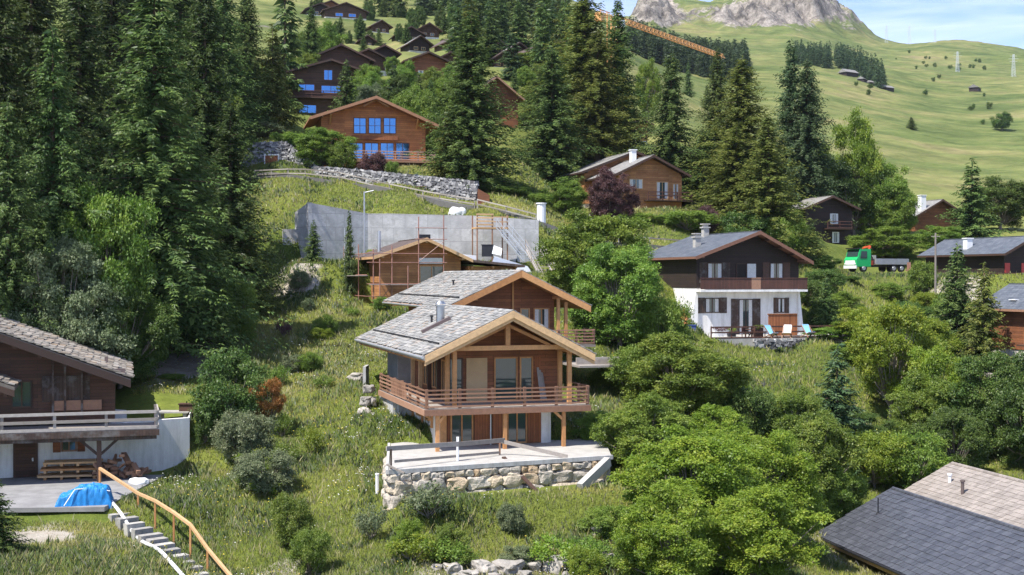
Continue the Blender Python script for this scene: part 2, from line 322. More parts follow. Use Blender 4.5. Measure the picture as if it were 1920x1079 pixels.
_w = np.linalg.solve(_A, np.concatenate([T_, np.zeros(3)]))
def vnoise(x, y, seed=0):
    xi = np.floor(x).astype(np.int64); yi = np.floor(y).astype(np.int64); fx = x-xi; fy = y-yi; fx = fx*fx*(3-2*fx); fy = fy*fy*(3-2*fy)
    def h(a, b):
        n = (a*374761393+b*668265263+seed*1442695041) & 0xffffffff; n = ((n ^ (n >> 13))*1274126177) & 0xffffffff; return ((n ^ (n >> 16)) & 0xffff)/65535.0
    return (h(xi, yi)*(1-fx)+h(xi+1, yi)*fx)*(1-fy)+(h(xi, yi+1)*(1-fx)+h(xi+1, yi+1)*fx)*fy
def fbm(x, y, oct=4, seed=0):
    s = 0; a = .5
    for i in range(oct): s = s+a*(vnoise(x, y, seed+i)-.5); x = x*2.03; y = y*2.03; a *= .5
    return s
def rockmask(px, py, d):
    def g(cx, cy, rx, ry): return np.exp(-(((px-cx)/rx)**2+((py-cy)/ry)**2)**1.5)
    m = g(1226, 20, 46, 38)+g(1500, 6, 80, 46)+g(1400, 26, 56, 30)*.75+g(1330, 34, 110, 20)*.42+g(1600, 40, 40, 30)*.4
    return np.clip(m, 0, 1)*(d > 1300)
# pads: cx, cy, half width, half depth, yaw, z, blend
PADS = []
def pad(px, d, hw, hd, yaw, z, blend=4.0, side=0): PADS.append(((px-960)/F*d, d, hw, hd, R_(yaw), z, blend))
def padxy(x, y, hw, hd, yaw, z, blend=4.0): PADS.append((x, y, hw, hd, R_(yaw), z, blend))
def ground(x, y, fine=True):
    x = np.atleast_1d(np.asarray(x, float)); y = np.atleast_1d(np.asarray(y, float)); sh = x.shape; x = x.ravel(); y = np.maximum(y.ravel(), 1.0)
    u = x/y*KU; v = np.log(y); z = np.empty_like(x)
    for i in range(0, len(x), 20000):
        s = slice(i, i+20000); d2 = (u[s, None]-P_[None, :, 0])**2+(v[s, None]-P_[None, :, 1])**2
        z[s] = (_phi(d2) @ _w[:_n]+_w[_n]+_w[_n+1]*u[s]+_w[_n+2]*v[s])*y[s]
    if fine:
        k = np.clip((y-60)/200, 0, 1)
        z = z+fbm(x/9, y/9, 4, 3)*1.1*(1+k*.8)+fbm(x/140, y/140, 4, 8)*26*np.clip((y-250)/1200, 0, 1)
        px = x/y*F+960; py = HZ-z/y*F; m = rockmask(px, py, y)
        rd = fbm(x/70, y/200, 5, 21); z = z+m*(np.abs(rd)*-120+26+fbm(x/24, z/26, 5, 5)*60+np.abs(fbm(x/11, y/40, 4, 9))*-40)
    for cx, cy, hw, hd, yaw, pz, bl in PADS:
        c, s_ = math.cos(yaw), math.sin(yaw); a = (x-cx)*c+(y-cy)*s_; b = -(x-cx)*s_+(y-cy)*c
        dd = np.hypot(np.maximum(np.abs(a)-hw, 0), np.maximum(np.abs(b)-hd, 0)); t = np.clip(1-dd/bl, 0, 1); t = t*t*(3-2*t)
        z = z*(1-t)+pz*t
    return z.reshape(sh)
def gz(x, y): return float(ground(x, y)[0])
def onground(px, d): x = (px-960)/F*d; return Vector((x, d, gz(x, d)))
# ------------------------------------------------------------------ plants
def leafquads(P, D, Nn, ln, wd, g):
    """kite-shaped leaves: base P, direction D, approximate normal Nn"""
    D = D/np.maximum(np.linalg.norm(D, axis=1, keepdims=True), 1e-9); S = np.cross(D, Nn); S /= np.maximum(np.linalg.norm(S, axis=1, keepdims=True), 1e-9)
    up = np.cross(S, D); ln = ln[:, None]; wd = wd[:, None]
    V = np.stack([P, P+D*ln*.45+S*wd*.5+up*ln*.06, P+D*ln-up*ln*.08, P+D*ln*.45-S*wd*.5+up*ln*.06], 1).reshape(-1, 3)
    return V, np.arange(len(V)).reshape(-1, 4)
def spruce_mesh(name, seed, H, R, whorls, nb=9, droop=.32, twig=.42, ragged=.25, start=.05, fullness=1.0, shape=.85):
    g = np.random.default_rng(seed); Ps, Ds, Ns, Ls, Ws, Rs = [], [], [], [], [], []
    tb = MB(); n = 9
    for k in range(n):
        z0, z1 = H*k/n, H*(k+1)/n; tb.tube((0, 0, z0-(.6 if k == 0 else 0)), (0, 0, z1), H*.016*(1-k/n)+.02, H*.016*(1-(k+1)/n)+.015, 8, cap=False)
    for i in range(whorls):
        t = start+(1-start)*((i+.5)/whorls)**1.08; z = t*H
        prof = (1-t)**shape*(1 if t > .16 else .78+1.4*t)*1.12
        m = max(3, int(nb*(.55+.6*(1-t)))); a0 = g.uniform(0, 6.28)
        lobe = 1+.16*math.sin(i*.9+seed)
        for j in range(m):
            if g.random() < .10: continue
            az = a0+6.283*j/m+g.normal(0, .3); z = t*H+g.uniform(-.6, .6)*H/whorls; L_ = (R*prof*lobe*(1+g.normal(0, ragged))+.12*R*(1-t)+.18); L_ = max(L_, .12)
            ns = max(3, int(L_/(twig*.30)*fullness)); s = (np.arange(ns)+g.random(ns)*.8)/ns; s = s**.85
            dr = droop*(1.0-.75*t)*(1+g.normal(0, .3))
            hx = s*L_; dz = L_*(.10*s*(t > .75)-dr*s**1.2+.10*s**3*(1-t))
            bx = np.stack([hx*math.cos(az), hx*math.sin(az), z+dz+g.normal(0, .05+.012*H/1.6, ns)], 1)
            out = np.array([math.cos(az), math.sin(az), -dr*.5]); lat = np.array([-math.sin(az), math.cos(az), 0])
            if L_ > 1.2 and i % 2 == 0: tb.tube((0, 0, z), bx[-1]*[.75, .75, 0]+[0, 0, z+dz[-1]*.75], .035+L_*.008, .01, 4, cap=False)
            for sd in (-1, 1, 0):
                k = ns; P = bx.copy(); wloc = twig*(.55+.9*(1-s))*(1+g.normal(0, .25, k))*(1 if sd else .8)
                D = out*(.75+.3*g.random((k, 1)))+lat*sd*(.95+.25*g.random((k, 1)))+np.array([0, 0, -1])*(-.1+.95*g.random((k, 1)))*(1.0 if sd else 1.5)
                Nn = np.tile([0, 0, 1.], (k, 1))+g.normal(0, .6, (k, 3))
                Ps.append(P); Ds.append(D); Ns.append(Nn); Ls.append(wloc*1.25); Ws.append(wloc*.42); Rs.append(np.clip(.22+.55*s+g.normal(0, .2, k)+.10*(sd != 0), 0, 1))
    ns = 14; Ps.append(np.stack([np.zeros(ns), np.zeros(ns), H*np.linspace(.94, 1.01, ns)], 1)); Ds.append(np.concatenate([g.normal(0, .6, (ns, 2)), np.full((ns, 1), .8)], 1)); Ns.append(g.normal(0, 1, (ns, 3)))
    Ls.append(np.full(ns, twig*.9)); Ws.append(np.full(ns, twig*.3)); Rs.append(np.full(ns, .7))
    V, Fq = leafquads(np.concatenate(Ps), np.concatenate(Ds), np.concatenate(Ns), np.concatenate(Ls), np.concatenate(Ws), g)
    return dict(crown=np_mesh(name+'_crown', V, Fq, np.concatenate(Rs)), trunk=tb, H=H, R=R)
def broad_mesh(name, seed, H, R, nblob=26, leaf=.24, nleaf=30000, base=.22, blob=.36, flat=1.0, lean=0, low=False):
    """rounded crown: branches carry clumps of leaves, gaps stay between the clumps"""
    g = np.random.default_rng(seed); tb = MB(); cz = H*(base+(1-base)*.52); rz = H*(1-base)*.5
    pts = []
    while len(pts) < nblob:
        p = g.normal(0, 1, 3); p /= np.linalg.norm(p)
        if p[2] < -.92: continue
        rr = g.uniform(.52, 1.0)**.6; lump = 1+.22*math.sin(3*math.atan2(p[1], p[0])+seed)+.12*g.normal()
        q = np.array([p[0]*R*.80*rr*lump, p[1]*R*.80*rr*lump, cz+p[2]*rz*.80*rr*(1+.12*g.normal())])
        if all(np.linalg.norm((q-o)/[1, 1, .8]) > R*blob*.48 for o, _ in pts) or g.random() < .06: pts.append((q, R*blob*g.uniform(.6, 1.15)))
    trunk_top = np.array([lean, 0, H*(max(base, .05)+.22)])
    tb.tube((0, 0, -.5), (lean*.4, 0, H*max(base, .08)*.8), H*.028+.03, H*.021+.02, 8, cap=False); tb.tube((lean*.4, 0, H*max(base, .08)*.8), trunk_top, H*.021+.02, H*.012+.01, 8, cap=False)
    for q, r in pts:
        st = np.array([lean*.6, 0, H*max(base, .12)*(.75+.5*g.random())])*[1, 1, 1]; mid = (st+q)/2+np.array([0, 0, -.06*H*g.random()])
        tb.tube(st, mid, H*.009+.01, H*.006+.008, 5, cap=False); tb.tube(mid, q, H*.006+.008, .012, 5, cap=False)
    wts = np.array([r**2 for q, r in pts]); wts /= wts.sum(); Ps, Ds, Ns, Rs = [], [], [], []
    for (q, r), wt in zip(pts, wts):
        SP = 9; n = max(4, int(nleaf*wt/SP)); d = g.normal(0, 1, (n, 3)); d /= np.linalg.norm(d, axis=1, keepdims=True); flip = (d[:, 2] < -.25) & (g.random(n) < .6); d[flip, 2] *= -1
        ph = np.arctan2(d[:, 1], d[:, 0]); lump = 1+.2*np.sin(4*ph+q[0]*3)*np.cos(3*d[:, 2]+q[1])+.16*np.sin(9*ph+q[2]*5)*np.sin(7*d[:, 2]+q[0])
        rad = r*(g.random(n)**.38)*lump*(1+.16*g.normal(size=n)+.5*(g.random(n) < .05)); P = q+d*rad[:, None]*[1, 1, .78*flat]; tone = np.repeat(g.normal(0, .17, n), SP); P = np.repeat(P, SP, 0)+g.normal(0, leaf*.85, (n*SP, 3))*[1, 1, .6]; d = np.repeat(d, SP, 0); n = n*SP
        Ps.append(P); Ds.append(d*.7+g.normal(0, .6, (n, 3))+[0, 0, -.25]); Ns.append(d+[0, 0, .9]+g.normal(0, .4, (n, 3)))
        Rs.append(np.clip(.5+.16*g.normal(size=n)+tone+.12*g.normal(), 0, 1))
    P = np.concatenate(Ps); n = len(P); L_ = leaf*(.5+1.0*g.random(n)**1.5)
    V, Fq = leafquads(P, np.concatenate(Ds), np.concatenate(Ns), L_, L_*.72, g)
    return dict(crown=np_mesh(name+'_crown', V, Fq, np.concatenate(Rs)), trunk=tb, H=H, R=R)
PM = {}
def proto(key, d, leafmats, bark):
    d['tm'] = None; tbm = bpy.data.meshes.new(key+'_trunk'); tb = d['trunk']; tbm.from_pydata(tb.v, [], tb.f); tbm.shade_smooth(); tbm.materials.append(M[bark]); d['tm'] = tbm
    for lm in leafmats:
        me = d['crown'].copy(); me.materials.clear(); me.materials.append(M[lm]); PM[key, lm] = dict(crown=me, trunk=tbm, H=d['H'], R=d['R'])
SPL = ['spruce', 'spruce_blue', 'spruce_gold', 'spruce_dark']
for i, s in enumerate((3, 14, 25, 36)):
    proto('big%d' % i, spruce_mesh('spruce', s, 26, 4.6, 58, 9, (.34, .42, .28, .38)[i], .36, (.28, .36, .25, .34)[i], (.06, .1, .04, .12)[i], 1.05, (.8, .72, .9, .65)[i]), SPL, 'bark')
for i, s in enumerate((5, 17)):
    proto('mid%d' % i, spruce_mesh('fir', s, 12, 2.9, 26, 8, .28, .36, .2, .03, 1.0, .9), SPL, 'bark')
for i, s in enumerate((7, 19, 23)):
    proto('far%d' % i, spruce_mesh('far_spruce', s, 20, 3.6, 22, 6, .3, .95, .22, .04, .8, .85), SPL, 'bark')
LV = ['leaf_green', 'leaf_bright', 'leaf_dark', 'leaf_grey', 'leaf_purple', 'leaf_red']
for i, s in enumerate((2, 12, 22, 32)):
    proto('broad%d' % i, broad_mesh('broadleaf', s, 11, 5.2, (95, 70, 120, 82)[i], .18, 115000, (-.10, -.04, -.12, -.08)[i], (.21, .24, .185, .225)[i]), LV, 'pale_bark')
for i, s in enumerate((4, 15)):
    proto('airy%d' % i, broad_mesh('airy', s, 10, 4.6, 64, .17, 52000, .20, .19), LV, 'pale_bark')
for i, s in enumerate((6, 16, 26)):
    proto('bush%d' % i, broad_mesh('bush', s, 4.2, 2.7, 40, .12, 36000, .0, .27), LV, 'pale_bark')
for i, s in enumerate((8, 18)):
    proto('shrub%d' % i, broad_mesh('shrub', s, 1.5, 1.0, 12, .10, 2600, .02, .42), LV, 'pale_bark')
for i, s in enumerate((9, 29)):
    proto('fartree%d' % i, broad_mesh('far_tree', s, 9, 4.2, 16, .75, 1800, .1, .4), LV, 'bark')
PLANTS = []
def plant(key, mat, px, pytop, d, wpx, label, cat='tree', group=None, name=None, parts=True, yaw=None, sink=.2, hmin=None):
    """stands a plant on the ground at (column, distance) so that its top and width come out as measured"""
    p = PM[key, mat]; b = onground(px, d); zt = (HZ-pytop)/F*d; H = max(zt-b.z+sink, hmin or .6); wd = wpx/F*d
    name = name or {'big': 'spruce_tree', 'mid': 'fir_tree', 'far': 'spruce_tree', 'bro': 'broadleaf_tree', 'air': 'broadleaf_tree', 'bus': 'bush', 'shr': 'shrub'}[key[:3]]
    sx = wd/(2*p['R']*1.0)*(1.14 if key[:3] == 'big' else 1); yaw = random.uniform(0, 6.28) if yaw is None else yaw
    if parts:
        e = empty(name, (b.x, b.y, b.z-sink), yaw, label, cat, group); e.scale = (sx, sx, H/p['H'])
        for nm in ('trunk', 'crown'): o = bpy.data.objects.new(nm, p[nm]); COL.objects.link(o); o.parent = e
    else:
        e = bpy.data.objects.new(name, p['crown']); COL.objects.link(e); e.location = (b.x, b.y, b.z-sink); e.rotation_euler = (0, 0, yaw); e.scale = (sx, sx, H/p['H']); tag(e, label, cat, group)
    return e
# ------------------------------------------------------------------ pads, then the ground sheet
YAW = R_(17)
def loc2(o, u, v, yaw=YAW): return (o[0]+u*math.cos(yaw)-v*math.sin(yaw), o[1]+u*math.sin(yaw)+v*math.cos(yaw))
MO = (-4.75, 69.9); MZ = -9.6                    # main chalet: deck corner, terrace level
padxy(-.3, 69.0, 6.2, 5.6, 24, -10.95, 2.4)
padxy(*loc2(MO, 5.5, 12), 4.0, 8, 17, -8.6, 2)
pad(72, 71.5, 9.5, 5.6, 0, -11.7, 3.0)           # yard of the left chalet
padxy(24.4, 122.3, 7.8, 4.9, 16, -6.35, 1.4)      # terrace of the dark chalet
pad(795, 119, 5.2, 5, 17, -2.6, 3)
padxy(-8, 126.9, 13.5, 4.9, 13, 1.3, 1.5); padxy(1.5, 121, 4.0, 6, 8, 0.2, 3)
pad(740, 170, 9, 8, 14, 13.2, 6)                 # upper log chalet
UPPER = (
    (650, 5, 400, 88, 2.7, 3.4, 'brown_log', 'highest large chalet with glazed gable at the top of the picture'), (603, 6, 415, 60, 2.2, 2.8, 'dark_log', 'chalet left of the highest glazed one at the top of the picture'), (622, 1, 440, 40, 1.7, 2.2, 'red_log', 'chalet peeping over between the two highest chalets'),
    (717, 38, 365, 44, 1.9, 2.5, 'brown_log', 'leftmost chalet of the upper row on the meadow'), (772, 50, 345, 60, 2.2, 2.8, 'dark_log', 'long dark chalet second in the upper row'), (806, 43, 355, 52, 2.2, 2.8, 'brown_log', 'steep brown chalet topmost of the right group in the upper row'),
    (790, 67, 312, 52, 2.2, 2.5, 'dark_log', 'dark chalet with white foot in the middle of the upper row'), (858, 65, 300, 44, 1.9, 2.5, 'brown_log', 'chalet with pale foot right of the upper row'), (940, 77, 300, 34, 1.5, 2.2, 'dark_log', 'small dark chalet right of the large dark spruce'),
    (975, 80, 292, 46, 1.7, 2.5, 'brown_log', 'brown chalet with pale gable among the upper right trees'), (945, 97, 272, 46, 1.7, 2.5, 'brown_log', 'brown chalet with white balcony below the small dark one'), (1002, 88, 285, 26, 1.2, 2.2, 'dark_log', 'tiny dark chalet at the right end of the upper settlement'), (690, 66, 330, 36, 1.5, 2.2, 'dark_log', 'little dark chalet beside the white track on the meadow'))
def hpad(apx, apy, d, Wd, rise, Lh, hw, yaw=17, up=.2, bl=7):
    ap = at(apx, apy, d); y = R_(yaw); padxy(ap.x-math.sin(y)*Lh/2, ap.y+math.cos(y)*Lh/2-1.5, Wd/2, Lh/2, yaw, ap.z-hw-rise+up, bl)
for i, (apx, apy, d, wpx, rise, hw, wl, lab) in enumerate(UPPER): hpad(apx, apy, d, wpx/F*d, rise, 9, hw, up=.1)
for a in ((622, 111, 205, 14.3, 2.2, 14, 7.6), (641, 83, 218, 11.5, 2.6, 14, 5.0), (722, 84, 240, 6.4, 1.6, 9, 4.5), (692, 91, 232, 8, 1.8, 10, 3.6), (805, 97, 238, 9.6, 1.9, 11, 4.0), (846, 97, 250, 4.6, 1.2, 8, 3.2), (932, 143, 205, 9.4, 3.6, 12, 6.0), (1205, 224, 232, 4.5, .8, 8, 5), (1562, 367, 188, 9.4, 1.9, 10, 5.6), (1768, 374, 216, 11, 3, 11, 4), (1228, 135, 440, 5.5, 1.8, 8, 3.6), (1192, 283, 173, 15.5, 3, 12, 4.2), (1226, 291, 163, 10.4, 2.5, 12, 4.9)): hpad(*a)
for _p in ((1640, 168, 8, 4, 25, .2, 8), (1885, 155, 8, 7, 0, 0.3, 6)): pad(*_p)
DGR = np.exp(np.linspace(math.log(14), math.log(5200), 860)); UGR = np.linspace(-.60, .60, 560)
def build_ground():
    U, D = np.meshgrid(UGR, DGR); X = U*D; Y = D; Z = ground(X, Y)
    V = np.stack([X, Y, Z], -1).reshape(-1, 3); nr, ncl = U.shape; i = np.arange(nr*ncl).reshape(nr, ncl)
    Fq = np.stack([i[:-1, :-1], i[:-1, 1:], i[1:, 1:], i[1:, :-1]], -1).reshape(-1, 4)
    me = np_mesh('ground', V, Fq); px = X/Y*F+960; py = HZ-Z/Y*F; rk = rockmask(px, py, Y).ravel()
    def blob(cx, cy, cd, rx, rd): return np.exp(-(((X-(cx-960)/F*cd)/rx)**2+((Y-cd)/rd)**2))
    so = blob(330, 690, 97, 3.6, 7)*1.3+blob(300, 0, 104, 5, 6)+blob(960, 0, 56.5, 8, 1.6)*.9+blob(60, 0, 61, 2.5, 3)+blob(525, 0, 57, 1.5, 3)+blob(1600, 0, 70, 3, 4)+blob(1790, 0, 148, 3, 6)+blob(1780, 0, 130, 4, 10)*.5+blob(560, 0, 121, 3, 5)
    for nm, val in (('rock', rk), ('bare', np.clip(so, 0, 1).ravel())):
        a = me.attributes.new(nm, 'FLOAT', 'POINT'); a.data.foreach_set('value', val.astype(np.float32))
    o = link_mesh('ground', me, ground_mat(), smooth=True); tag(o, kind='structure'); return o
def ground_mat():
    m, t, b = new_mat('ground'); geo = N(t, 'ShaderNodeNewGeometry'); P = geo.outputs['Position']
    n1 = noise_(t, .035, 8, .62, P); n2 = noise_(t, .9, 7, .7, P); n3 = noise_(t, .0055, 6, .6, P); n4 = noise_(t, 4.5, 6, .7, P)
    g1 = ramp(t, n1, [(.34, (.080, .115, .024)), (.5, (.140, .170, .038)), (.66, (.20, .21, .065))])
    g1 = mixc(t, .75, g1, ramp(t, n2, [(.3, (.62, .66, .55)), (.7, (1.32, 1.28, 1.15))]), 'MULTIPLY'); g1 = mixc(t, .5, g1, ramp(t, n4, [(.3, (.6, .62, .5)), (.7, (1.4, 1.35, 1.2))]), 'MULTIPLY')
    # alpine meadow far away: paler, patchy with dry grass
    mp = N(t, 'ShaderNodeMapping'); mp.inputs['Scale'].default_value = (1, 1, 4); t.links.new(P, mp.inputs['Vector'])
    nf = noise_(t, .012, 9, .68, mp.outputs[0]); nf2 = noise_(t, .05, 8, .75, mp.outputs[0])
    g2 = ramp(t, nf, [(.32, (.066, .098, .028)), (.47, (.122, .150, .048)), (.58, (.175, .180, .066)), (.70, (.24, .205, .10))])
    g2 = mixc(t, .7, g2, ramp(t, nf2, [(.38, (.50, .56, .50)), (.62, (1.42, 1.36, 1.3))]), 'MULTIPLY')
    sp = N(t, 'ShaderNodeSeparateXYZ'); t.links.new(P, sp.inputs[0]); mr = N(t, 'ShaderNodeMapRange', ins={'From Min': 130, 'From Max': 320}); t.links.new(sp.outputs[1], mr.inputs['Value'])
    c = mixc(t, mr.outputs[0], g1, g2)
    # rock where the cliffs are and where far slopes break steeply
    mr3 = N(t, 'ShaderNodeMapping'); mr3.inputs['Scale'].default_value = (1.6, .6, 1); t.links.new(P, mr3.inputs['Vector'])
    r1 = noise_(t, .026, 12, .78, mr3.outputs[0], dist=.8); rc = ramp(t, r1, [(.38, (.07, .065, .06)), (.46, (.19, .17, .15)), (.55, (.36, .33, .29)), (.66, (.19, .165, .14))])
    r2 = noise_(t, .11, 10, .8, mr3.outputs[0], dist=1.2); rc = mixc(t, .85, rc, ramp(t, r2, [(.36, (.30, .29, .28)), (.62, (1.5, 1.45, 1.4))]), 'MULTIPLY')
    ad = N(t, 'ShaderNodeMath', operation='MULTIPLY_ADD', ins={1: 2.6, 2: -.85}); t.links.new(noise_(t, .022, 10, .8, P, dist=.5), ad.inputs[0])
    a2 = N(t, 'ShaderNodeMath', operation='ADD'); t.links.new(ad.outputs[0], a2.inputs[0]); t.links.new(attr(t, 'rock'), a2.inputs[1])
    c = mixc(t, ramp(t, a2.outputs[0], [(.86, (0, 0, 0)), (.96, (1, 1, 1))]), c, rc)
    d1 = noise_(t, .8, 8, .75, P); dc = ramp(t, d1, [(.3, (.20, .165, .12)), (.5, (.36, .32, .26)), (.7, (.46, .43, .38))])
    a3 = N(t, 'ShaderNodeMath', operation='MULTIPLY_ADD', ins={1: .8}); t.links.new(d1, a3.inputs[0]); t.links.new(attr(t, 'bare'), a3.inputs[2])
    c = mixc(t, ramp(t, a3.outputs[0], [(.80, (0, 0, 0)), (.95, (1, 1, 1))]), c, dc)
    t.links.new(c, b.inputs['Base Color']); b.inputs['Roughness'].default_value = .95; b.inputs['Specular IOR Level'].default_value = .1
    ma = N(t, 'ShaderNodeMath', operation='ADD'); t.links.new(n2, ma.inputs[0]); t.links.new(n4, ma.inputs[1]); 
    bn = N(t, 'ShaderNodeBump', ins={'Strength': .6, 'Distance': .25}); t.links.new(ma.outputs[0], bn.inputs['Height'])
    b2 = N(t, 'ShaderNodeBump', ins={'Strength': .8, 'Distance': 16.0}); t.links.new(r1, b2.inputs['Height']); t.links.new(bn.outputs[0], b2.inputs['Normal'])
    mrk = N(t, 'ShaderNodeMath', operation='MULTIPLY', ins={1: .8}); t.links.new(attr(t, 'rock'), mrk.inputs[0]); t.links.new(mrk.outputs[0], b2.inputs['Strength'])
    t.links.new(b2.outputs[0], b.inputs['Normal']); return m
build_ground()
def ribbon(name, pts, width, mat, lift=.05, kind='structure', z_from=None, skirt=.6):
    """a path laid on the ground along (column, distance) points"""
    P = [Vector(((px-960)/F*d, d, 0)) for px, d in pts]; Q = []
    for a, b in zip(P[:-1], P[1:]):
        n = max(2, int((b-a).length/1.0)); Q += [a.lerp(b, k/n) for k in range(n)]
    Q.append(P[-1]); mb = MB(); rows = []
    zs = [gz(q.x, q.y) for q in Q]; zs = [sum(zs[max(0, i-4):i+5])/len(zs[max(0, i-4):i+5]) for i in range(len(zs))]
    for i, q in enumerate(Q):
        t = (Q[min(i+1, len(Q)-1)]-Q[max(i-1, 0)]).normalized(); s = Vector((t.y, -t.x, 0)); row = []
        for k in (-1, -.5, 0, .5, 1): p = q+s*width/2*k; row.append((p.x, p.y, zs[i]+lift))
        rows.append(row)
    for a, b in zip(rows[:-1], rows[1:]):
        for k in range(4): mb.face([a[k], a[k+1], b[k+1], b[k]], .5)
        for k, s in ((0, 1), (4, -1)):
            A, B = a[k], b[k]; q = [A, B, (B[0], B[1], B[2]-skirt), (A[0], A[1], A[2]-skirt)]; mb.face(q if s > 0 else q[::-1], .5)
    o = mb.build(name, mat, smooth=False); tag(o, kind=kind); return Q, zs
# ------------------------------------------------------------------ house builders (local frame: u along the front, v to the back, z up)
def qz(o, px, py, v, zroot=0, yaw=YAW):
    """column/row of the photograph on the plane v of a house at o -> local (u, z)"""
    c, s = math.cos(yaw), math.sin(yaw); k = (px-960)/F; u = (k*(o[1]+v*c)-o[0]+v*s)/(c-k*s); y = o[1]+u*s+v*c; return u, (HZ-py)/F*y-zroot
def slates(mb, e, a, y0, y1, row=.30, wmin=.28, wmax=.6, th=.035, jit=.02, ragged=.06, g=None):
    """overlapping slabs on the slope from eave point e=(x,z) to ridge a=(x,z), between y0 and y1"""
    g = g or random; S = math.hypot(a[0]-e[0], a[1]-e[1]); dx, dz = (a[0]-e[0])/S, (a[1]-e[1])/S; sg = 1 if dx > 0 else -1; nx, nz_ = -dz*sg, dx*sg; n = int(S/row)
    for r in range(n+1):
        s0 = r*row; y = y0-g.random()*.2
        while y < y1:
            w_ = g.uniform(wmin, wmax); ya, yb = max(y, y0), min(y+w_-.012, y1); y += w_
            if yb-ya < .05: continue
            a0 = s0+g.uniform(-ragged, ragged); a1 = min(s0+row*1.45, S+.03); l0 = th+.012+g.uniform(-jit, jit)*.8; l1 = .006; t0 = th*g.uniform(.7, 1.3)
            def P(s_, l, yy): return (e[0]+dx*s_+nx*l, yy, e[1]+dz*s_+nz_*l)
            lo = [P(a0, l0, ya), P(a0, l0, yb), P(a1, l1, yb), P(a1, l1, ya)]; hi = [P(a0, l0+t0, ya), P(a0, l0+t0*g.uniform(.8, 1.2), yb), P(a1, l1+t0, yb), P(a1, l1+t0, ya)]
            mb.hexa(lo+hi if sg < 0 else [lo[1], lo[0], lo[3], lo[2], hi[1], hi[0], hi[3], hi[2]], g.random())
def roofz(u, ua, ze0, zr, ze1, W): return ze0+(zr-ze0)*u/ua if u < ua else zr+(ze1-zr)*(u-ua)/(W-ua)
def shell(root, W, L, ua, ze0, zr, ze1, ov=.9, fo=1.6, zb=0, zs=None, wall='red_log', base='plaster', roofm='slate', board='new_timber', t=.20, slate=None, LR=None, bo=.6, bh=.32, rafters=True, covered=True, barge_back=False):
    """walls, masonry foot, roof covering, roof timber, bargeboards, purlins"""
    rz = lambda u: roofz(u, ua, ze0, zr, ze1, W); LR = LR or L; zs = zb if zs is None else zs
    mb = MB(); e = .04
    mb.prism([(ov, zs), (W-ov, zs), (W-ov, rz(W-ov)-t-e), (ua, zr-t-e), (ov, rz(ov)-t-e)], fo, min(L, LR)-bo); mb.build('wall', M[wall], root)
    if zs > zb: m2 = MB(); m2.box(ov+.03, W-ov-.03, fo+.03, min(L, LR)-bo, zb-1.5, zs-.003); m2.build('base_wall', M[base], root)
    deck = MB(); cov = MB()
    for (A, B, LL) in (((0, ze0), (ua, zr), L), ((W, ze1), (ua, zr), LR)):
        poly = [(A[0], A[1]-t), (B[0], B[1]-t), (B[0], B[1]-.05), (A[0], A[1]-.05)]
        deck.prism(poly if A[0] < B[0] else poly[::-1], .02, LL-.02)
        d = -1 if A[0] < B[0] else 1; p2 = [(A[0]+d*.05, A[1]-.047), (B[0], B[1]-.047), (B[0], B[1]), (A[0]+d*.05, A[1])]
        cov.prism(p2 if A[0] < B[0] else p2[::-1], 0, LL)
        if slate: slates(cov, (A[0]+d*.06, A[1]+.01), (B[0], B[1]+.01), 0, LL, **slate)
    if slate:
        y = 0
        while y < max(L, LR) and y < L: w_ = random.uniform(.5, .8); cov.hexa([(ua-.22, y, zr-.02), (ua+.22, y, zr-.02), (ua+.22, y+w_, zr-.02), (ua-.22, y+w_, zr-.02), (ua-.02, y, zr+.09), (ua+.02, y, zr+.09), (ua+.02, y+w_, zr+.09), (ua-.02, y+w_, zr+.09)]); y += w_+.01
    else: cov.box(ua-.14, ua+.14, 0, L, zr-.02, zr+.045, .5)
    r = cov.build('roof', M[roofm], root); deck.build('roof_timber', M[board], r)
    for (A, B) in (((0, ze0), (ua, zr)), ((W, ze1), (ua, zr))):
        m2 = MB(); p = [(A[0], A[1]-bh-.02), (B[0], B[1]-bh-.02), (B[0], B[1]+.02), (A[0], A[1]+.02)]; m2.prism(p if A[0] < B[0] else p[::-1], -.06, -.004); m2.build('bargeboard', M[board], root)
    m2 = MB(); m2.box(-.06, -.005, -.05, L, ze0-.24, ze0-.02); m2.build('fascia', M[board], root)
    if rafters:
        for u_ in (ov+.05, ua, W-ov-.05): m2 = MB(); m2.beam((u_, .05, rz(u_)-t-.14), (u_, fo+.3, rz(u_)-t-.14), .2, .22); m2.build('purlin', M[board], root)
    return rz
def fr(side, a, b, z, pu=0):   # a along the wall, b out of the wall
    return (a, pu-b, z) if side == 'front' else (pu-b, a, z) if side == 'left' else (pu+b, a, z)
def fbox(mb, side, a0, a1, b0, b1, z0, z1, pu, r=None):
    P = [fr(side, a, b, z, pu) for z in (z0, z1) for a, b in ((a0, b1), (a1, b1), (a1, b0), (a0, b0))]
    if side == 'left': P = [P[i] for i in (3, 2, 1, 0, 7, 6, 5, 4)]
    mb.hexa(P, r)
